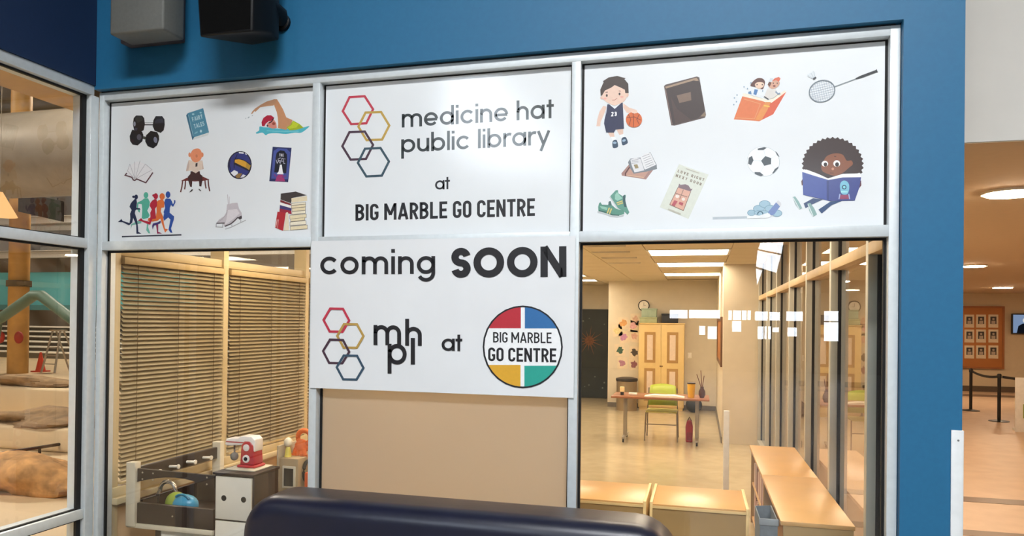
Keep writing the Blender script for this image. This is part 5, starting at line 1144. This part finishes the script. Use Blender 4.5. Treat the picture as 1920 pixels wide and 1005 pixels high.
# ducts and beams under the roof
DUCT = mat('galvanised_duct', '#857b6c', .45, .2, noise=.1, scale=3)
d1 = oy(80, 290, 12.); 
t = thing('air_duct', 'large round grey air duct under the pool roof', 'duct', (-19, 12, d1.z))
b = MB(); b.tube([(-33, 12, d1.z), (-3, 12, d1.z)], 1.15, 20); b.build('duct_body', DUCT, t, smooth=True)
for k in range(5):
    b = MB(); x = -30 + 6 * k; b.tube([(x, 12, d1.z), (x + .12, 12, d1.z)], 1.2, 20); b.build('duct_joint', DUCT, t, smooth=True)
zb = oy(60, 345, 12.).z
DB = mat('brown_beam', '#6a5c4c', .7, noise=.1)
q0, q1 = oy(40, 360, 14.), oy(120, 410, 14.)
t = thing('roof_sign', 'dark hanging panel under the round duct', 'panel', ((q0.x + q1.x) / 2, 14, q1.z))
b = MB(); b.prism([(q0.x, q1.z + .25), (q1.x, q1.z - .1), (q1.x, q0.z - .35), (q0.x, q0.z)], 1, 13.9, 14.0); b.build('panel_sheet', mat('dark_sheet', '#4d463e', .7, noise=.15), t)
for x in (q0.x + .2, q1.x - .2): b = MB(); b.tube([(x, 13.95, q0.z - .4), (x, 13.95, d1.z - .8)], .02, 6); b.build('hanger', DB, t)
for k, (py, yy_) in enumerate(((418, 24.), (432, 26.), (470, 28.), (482, 24.))):
    z = oy(70, py, yy_).z
    t = thing('roof_beam', 'pale horizontal roof beam of the pool hall, %s from the top' % ['first', 'second', 'third', 'fourth'][k], 'beam', (-20, yy_, z), 'roof beams of the pool hall')
    part('beam_web', mat('pale_beam', '#c9c3b8', .6), t, (-34, -2.6, yy_, yy_ + .15, z, z + .28)); part('flange', mat('pale_beam', '#c9c3b8', .6), t, (-34, -2.6, yy_ - .1, yy_ + .25, z - .04, z), (-34, -2.6, yy_ - .1, yy_ + .25, z + .28, z + .32))
# column, braces, ladder, cone
cb = oz(33, 700); YC = cb.y
t = thing('pool_column', 'tall ochre column wrapped with a dark clamp', 'column', (cb.x, YC, 0))
OC = mat('ochre_column', '#c99a54', .55, noise=.12, scale=3)
b = MB(); b.tube([(cb.x, YC, 0), (cb.x, YC, 11.9)], .30, 18); b.build('shaft', OC, t, smooth=True)
zc = oy(33, 532, YC).z; b = MB(); b.tube([(cb.x, YC, zc - .1), (cb.x, YC, zc + .1)], .36, 18); b.box(cb.x + .3, cb.x + .62, YC - .35, YC - .1, zc - .06, zc + .06); b.build('clamp', mat('dark_clamp', '#3a3028', .6), t, smooth=True)
zr_ = oy(33, 632, YC).z
for dx in (-.33, .42): b = MB(); b.ball((cb.x + dx, YC - .34, zr_), .16, .1, .2); b.build('red_tag', mat('red_rag', '#a8322c', .7), t, smooth=True)
TL = mat('green_steel_brace', '#4a6356', .5, noise=.08)
ap = oy(70, 548, 11.); lo_ = oy(-6, 602, 11.); ro = oy(152, 612, 11.); 
t = thing('slide_arch', 'grey-green bent pipe arch in the pool hall', 'pipe arch', (ap.x, 11, 0))
b = MB(); P = [Vector((lo_.x - .35, 11, 0)), lo_, ap + Vector((-.12, 0, -.08)), ap + Vector((.12, 0, -.08)), ro, Vector((ro.x + .3, 11, 0))]
b.tube(P, .14, 12); b.build('pipe', TL, t, smooth=True)
b = MB(); b.tube([(cb.x + 1.2, YC + 6, 0), oy(66, 545, YC + 6), ], .05, 8); 
th = oy(0, 510, 24.), oy(150, 572, 24.)
t = thing('pool_hoarding', 'bright turquoise panel band across the far pool', 'panel', (-25, 24, th[1].z))
part('panel_sheet', mat('turquoise_panel', '#5fb8c0', .6, noise=.05, scale=1), t, (-33.8, th[1].x + 6, 24.4, 24.5, th[1].z, th[0].z)); part('support_beam', mat('teal_beam', '#4d8a8c', .6), t, (-33.8, th[1].x + 6, 24.3, 24.6, th[1].z - .25, th[1].z))
for x in (-32, -26, -20): part('support_post', mat('teal_beam', '#4d8a8c', .6), t, (x, x + .2, 24.4, 24.6, 0, th[1].z - .25))
zl0, zl1 = oy(70, 690, 22.).z, oy(70, 615, 22.).z
for k in range(6):
    z = max(.25, zl0) + (zl1 - max(.25, zl0)) * k / 5
    t = thing('pool_bleacher', 'pale stepped bench row at the far side of the pool, %s from the ground' % ['lowest', 'second', 'third', 'fourth', 'fifth', 'topmost'][k], 'bench', (-24, 22 + .35 * k, z), 'bench rows behind the pool')
    part('seat_board', mat('pale_bench', '#e6e0d2', .6), t, (-33.5, -8, 21.7 + .35 * k, 22.0 + .35 * k, z, z + .07)); part('riser', mat('grey_riser', '#8a857a', .7), t, (-33.5, -8, 21.98 + .35 * k, 22.0 + .35 * k, 0, z))
la, lb, lt = oz(86, 698), oz(138, 698), oy(108, 621, 15.7)
t = thing('step_ladder', 'aluminium step ladder standing on the pool deck', 'ladder', ((la.x + lb.x) / 2, 15.7, 0))
LAL = mat('ladder_aluminium', '#b3aa9a', .4, .5)
tops = [(lt.x - .16, 15.7), (lt.x + .16, 15.7)]
for s_ in (0, 1):
    xb = (la.x, la.x + .55)[s_]; b = MB(); b.tube([(xb, 15.4, 0), (tops[s_][0] - .05, 15.7, lt.z)], .035, 8); b.build('rail', LAL, t)
    xb = (lb.x - .45, lb.x)[s_]; b = MB(); b.tube([(xb, 16.2, 0), (tops[s_][0] + .05, 15.75, lt.z)], .03, 8); b.build('rail', LAL, t)
for k in range(1, 5):
    f_ = k / 5; x0 = la.x + (tops[0][0] - la.x) * f_; x1 = la.x + .55 + (tops[1][0] - la.x - .55) * f_; part('step', LAL, t, (x0, x1, 15.4 + .3 * f_ - .04, 15.4 + .3 * f_ + .04, lt.z * f_, lt.z * f_ + .03))
part('top_cap', LAL, t, (lt.x - .26, lt.x + .26, 15.6, 15.85, lt.z, lt.z + .05), bevel=.01)
cp = oz(76, 697)
t = thing('traffic_cone', 'orange-red traffic cone beside the step ladder', 'traffic cone', (cp.x, cp.y, 0))
b = MB(); b.box(cp.x - .2, cp.x + .2, cp.y - .2, cp.y + .2, 0, .04); b.build('base', mat('cone_orange', '#d8402a', .5), t); b = MB(); b.lathe((cp.x, cp.y, .04), [(.15, 0), (.03, .62)], 16); b.build('cone', mat('cone_orange', '#d8402a', .5), t, smooth=True)
# basin walls and rocks
ROCK = mat('brown_rock', '#8f7454', .85, noise=.4, scale=5, bump=.6); ROCKG = mat('golden_rock', '#c0905a', .8, noise=.45, scale=6, bump=.6); PWALL = mat('pool_wall_plaster', '#dfcaa6', .7, noise=.06, scale=2)
def rock(lab, c, rx, ry, rz, m, seed, par=None, nm='boulder'):
    random.seed(seed); b = MB(); b.ball((0, 0, 0), 1, 1, 1, 40, 24)
    ph = [(random.uniform(-4, 4), random.uniform(-4, 4), random.uniform(-4, 4), random.uniform(0, 6)) for _ in range(7)]
    p2 = [(random.uniform(-13, 13), random.uniform(-13, 13), random.uniform(-13, 13), random.uniform(0, 6)) for _ in range(8)]
    for v in b.v:
        d = 1 + sum(.09 * math.sin(a * v.x + e * v.y + g_ * v.z + h_) for a, e, g_, h_ in ph) - sum(.03 * abs(math.sin(a * v.x + e * v.y + g_ * v.z + h_)) for a, e, g_, h_ in p2); v *= d
        v.x *= rx; v.y *= ry; v.z *= rz; v += Vector(c)
        if v.z < c[2] - rz * .55: v.z = c[2] - rz * .55
    o = b.build(nm, m, par, smooth=True)
    if not par: tag(o, lab, 'rock')
    return o
g0 = oz(-20, 922); g1 = oz(150, 905)
rock('golden boulder low in the left window, nearest the glass', (-5.62, 2.55, .11), .95, .45, .24, ROCKG, 2); rock('golden boulder low in the left window, on the far left', (-7.75, 2.0, .12), .75, .5, .26, ROCKG, 4); rock('golden boulder low in the left window, behind the corner mullion', (-4.05, 3.3, .10), .5, .35, .21, ROCKG, 8)
def basin(ypx_bot, ypx_top, y_extra, lab, seed):
    f_ = oz(60, ypx_bot); z = oy(60, ypx_top, f_.y).z; X0b, X1b = f_.x - 7, f_.x + 5.5
    t = thing('basin_wall', lab, 'basin wall', (f_.x, f_.y, 0), 'stepped basin walls of the pool')
    part('wall_body', PWALL, t, (X0b, X1b, f_.y, f_.y + y_extra, 0, z), bevel=.05)
    x = X0b; k = 0
    while x < X1b - .5:
        L_ = 1.3 + .5 * ((k * 37) % 5) / 5; rock('', (x + L_ / 2, f_.y + .3, z + .05), L_ / 2 * 1.05, .36, .16, ROCK, seed + k, t, 'cap_rock'); x += L_; k += 1
basin(790, 727, 1.4, 'plaster basin wall with rock cap, farther from the window', 20); basin(846, 800, 1.1, 'plaster basin wall with rock cap, nearer the window', 40)
h0, h1 = oz(-10, 852, .12), oz(150, 827, .12)
t = thing('hand_rail', 'thin dark handrail crossing the pool deck', 'handrail', (h0.x, h0.y, 0))
b = MB(); b.tube([h0, h1], .022, 8); b.build('rail_bar', mat('dark_rail', '#3c2c20', .5), t, smooth=True)
for f_ in (.05, .5, .95): q = h0.lerp(h1, f_); b = MB(); b.tube([(q.x, q.y, 0), q], .018, 8); b.build('rail_post', mat('dark_rail', '#3c2c20', .5), t)
lp = oy(0, 385, 9.)
t = thing('pendant_lamp', 'lit cone pendant lamp at the left edge', 'lamp', (lp.x, 9, lp.z - .2))
b = MB(); b.lathe((lp.x, 9, lp.z - .25), [(.34, 0), (.30, .08), (.05, .55)], 20); b.build('lamp_shade', emitter('pendant_glow', '#ffc27a', 1.1), t, smooth=True); b = MB(); b.tube([(lp.x, 9, lp.z + .3), (lp.x, 9, 11.9)], .006, 6); b.build('cord', DUCT, t)
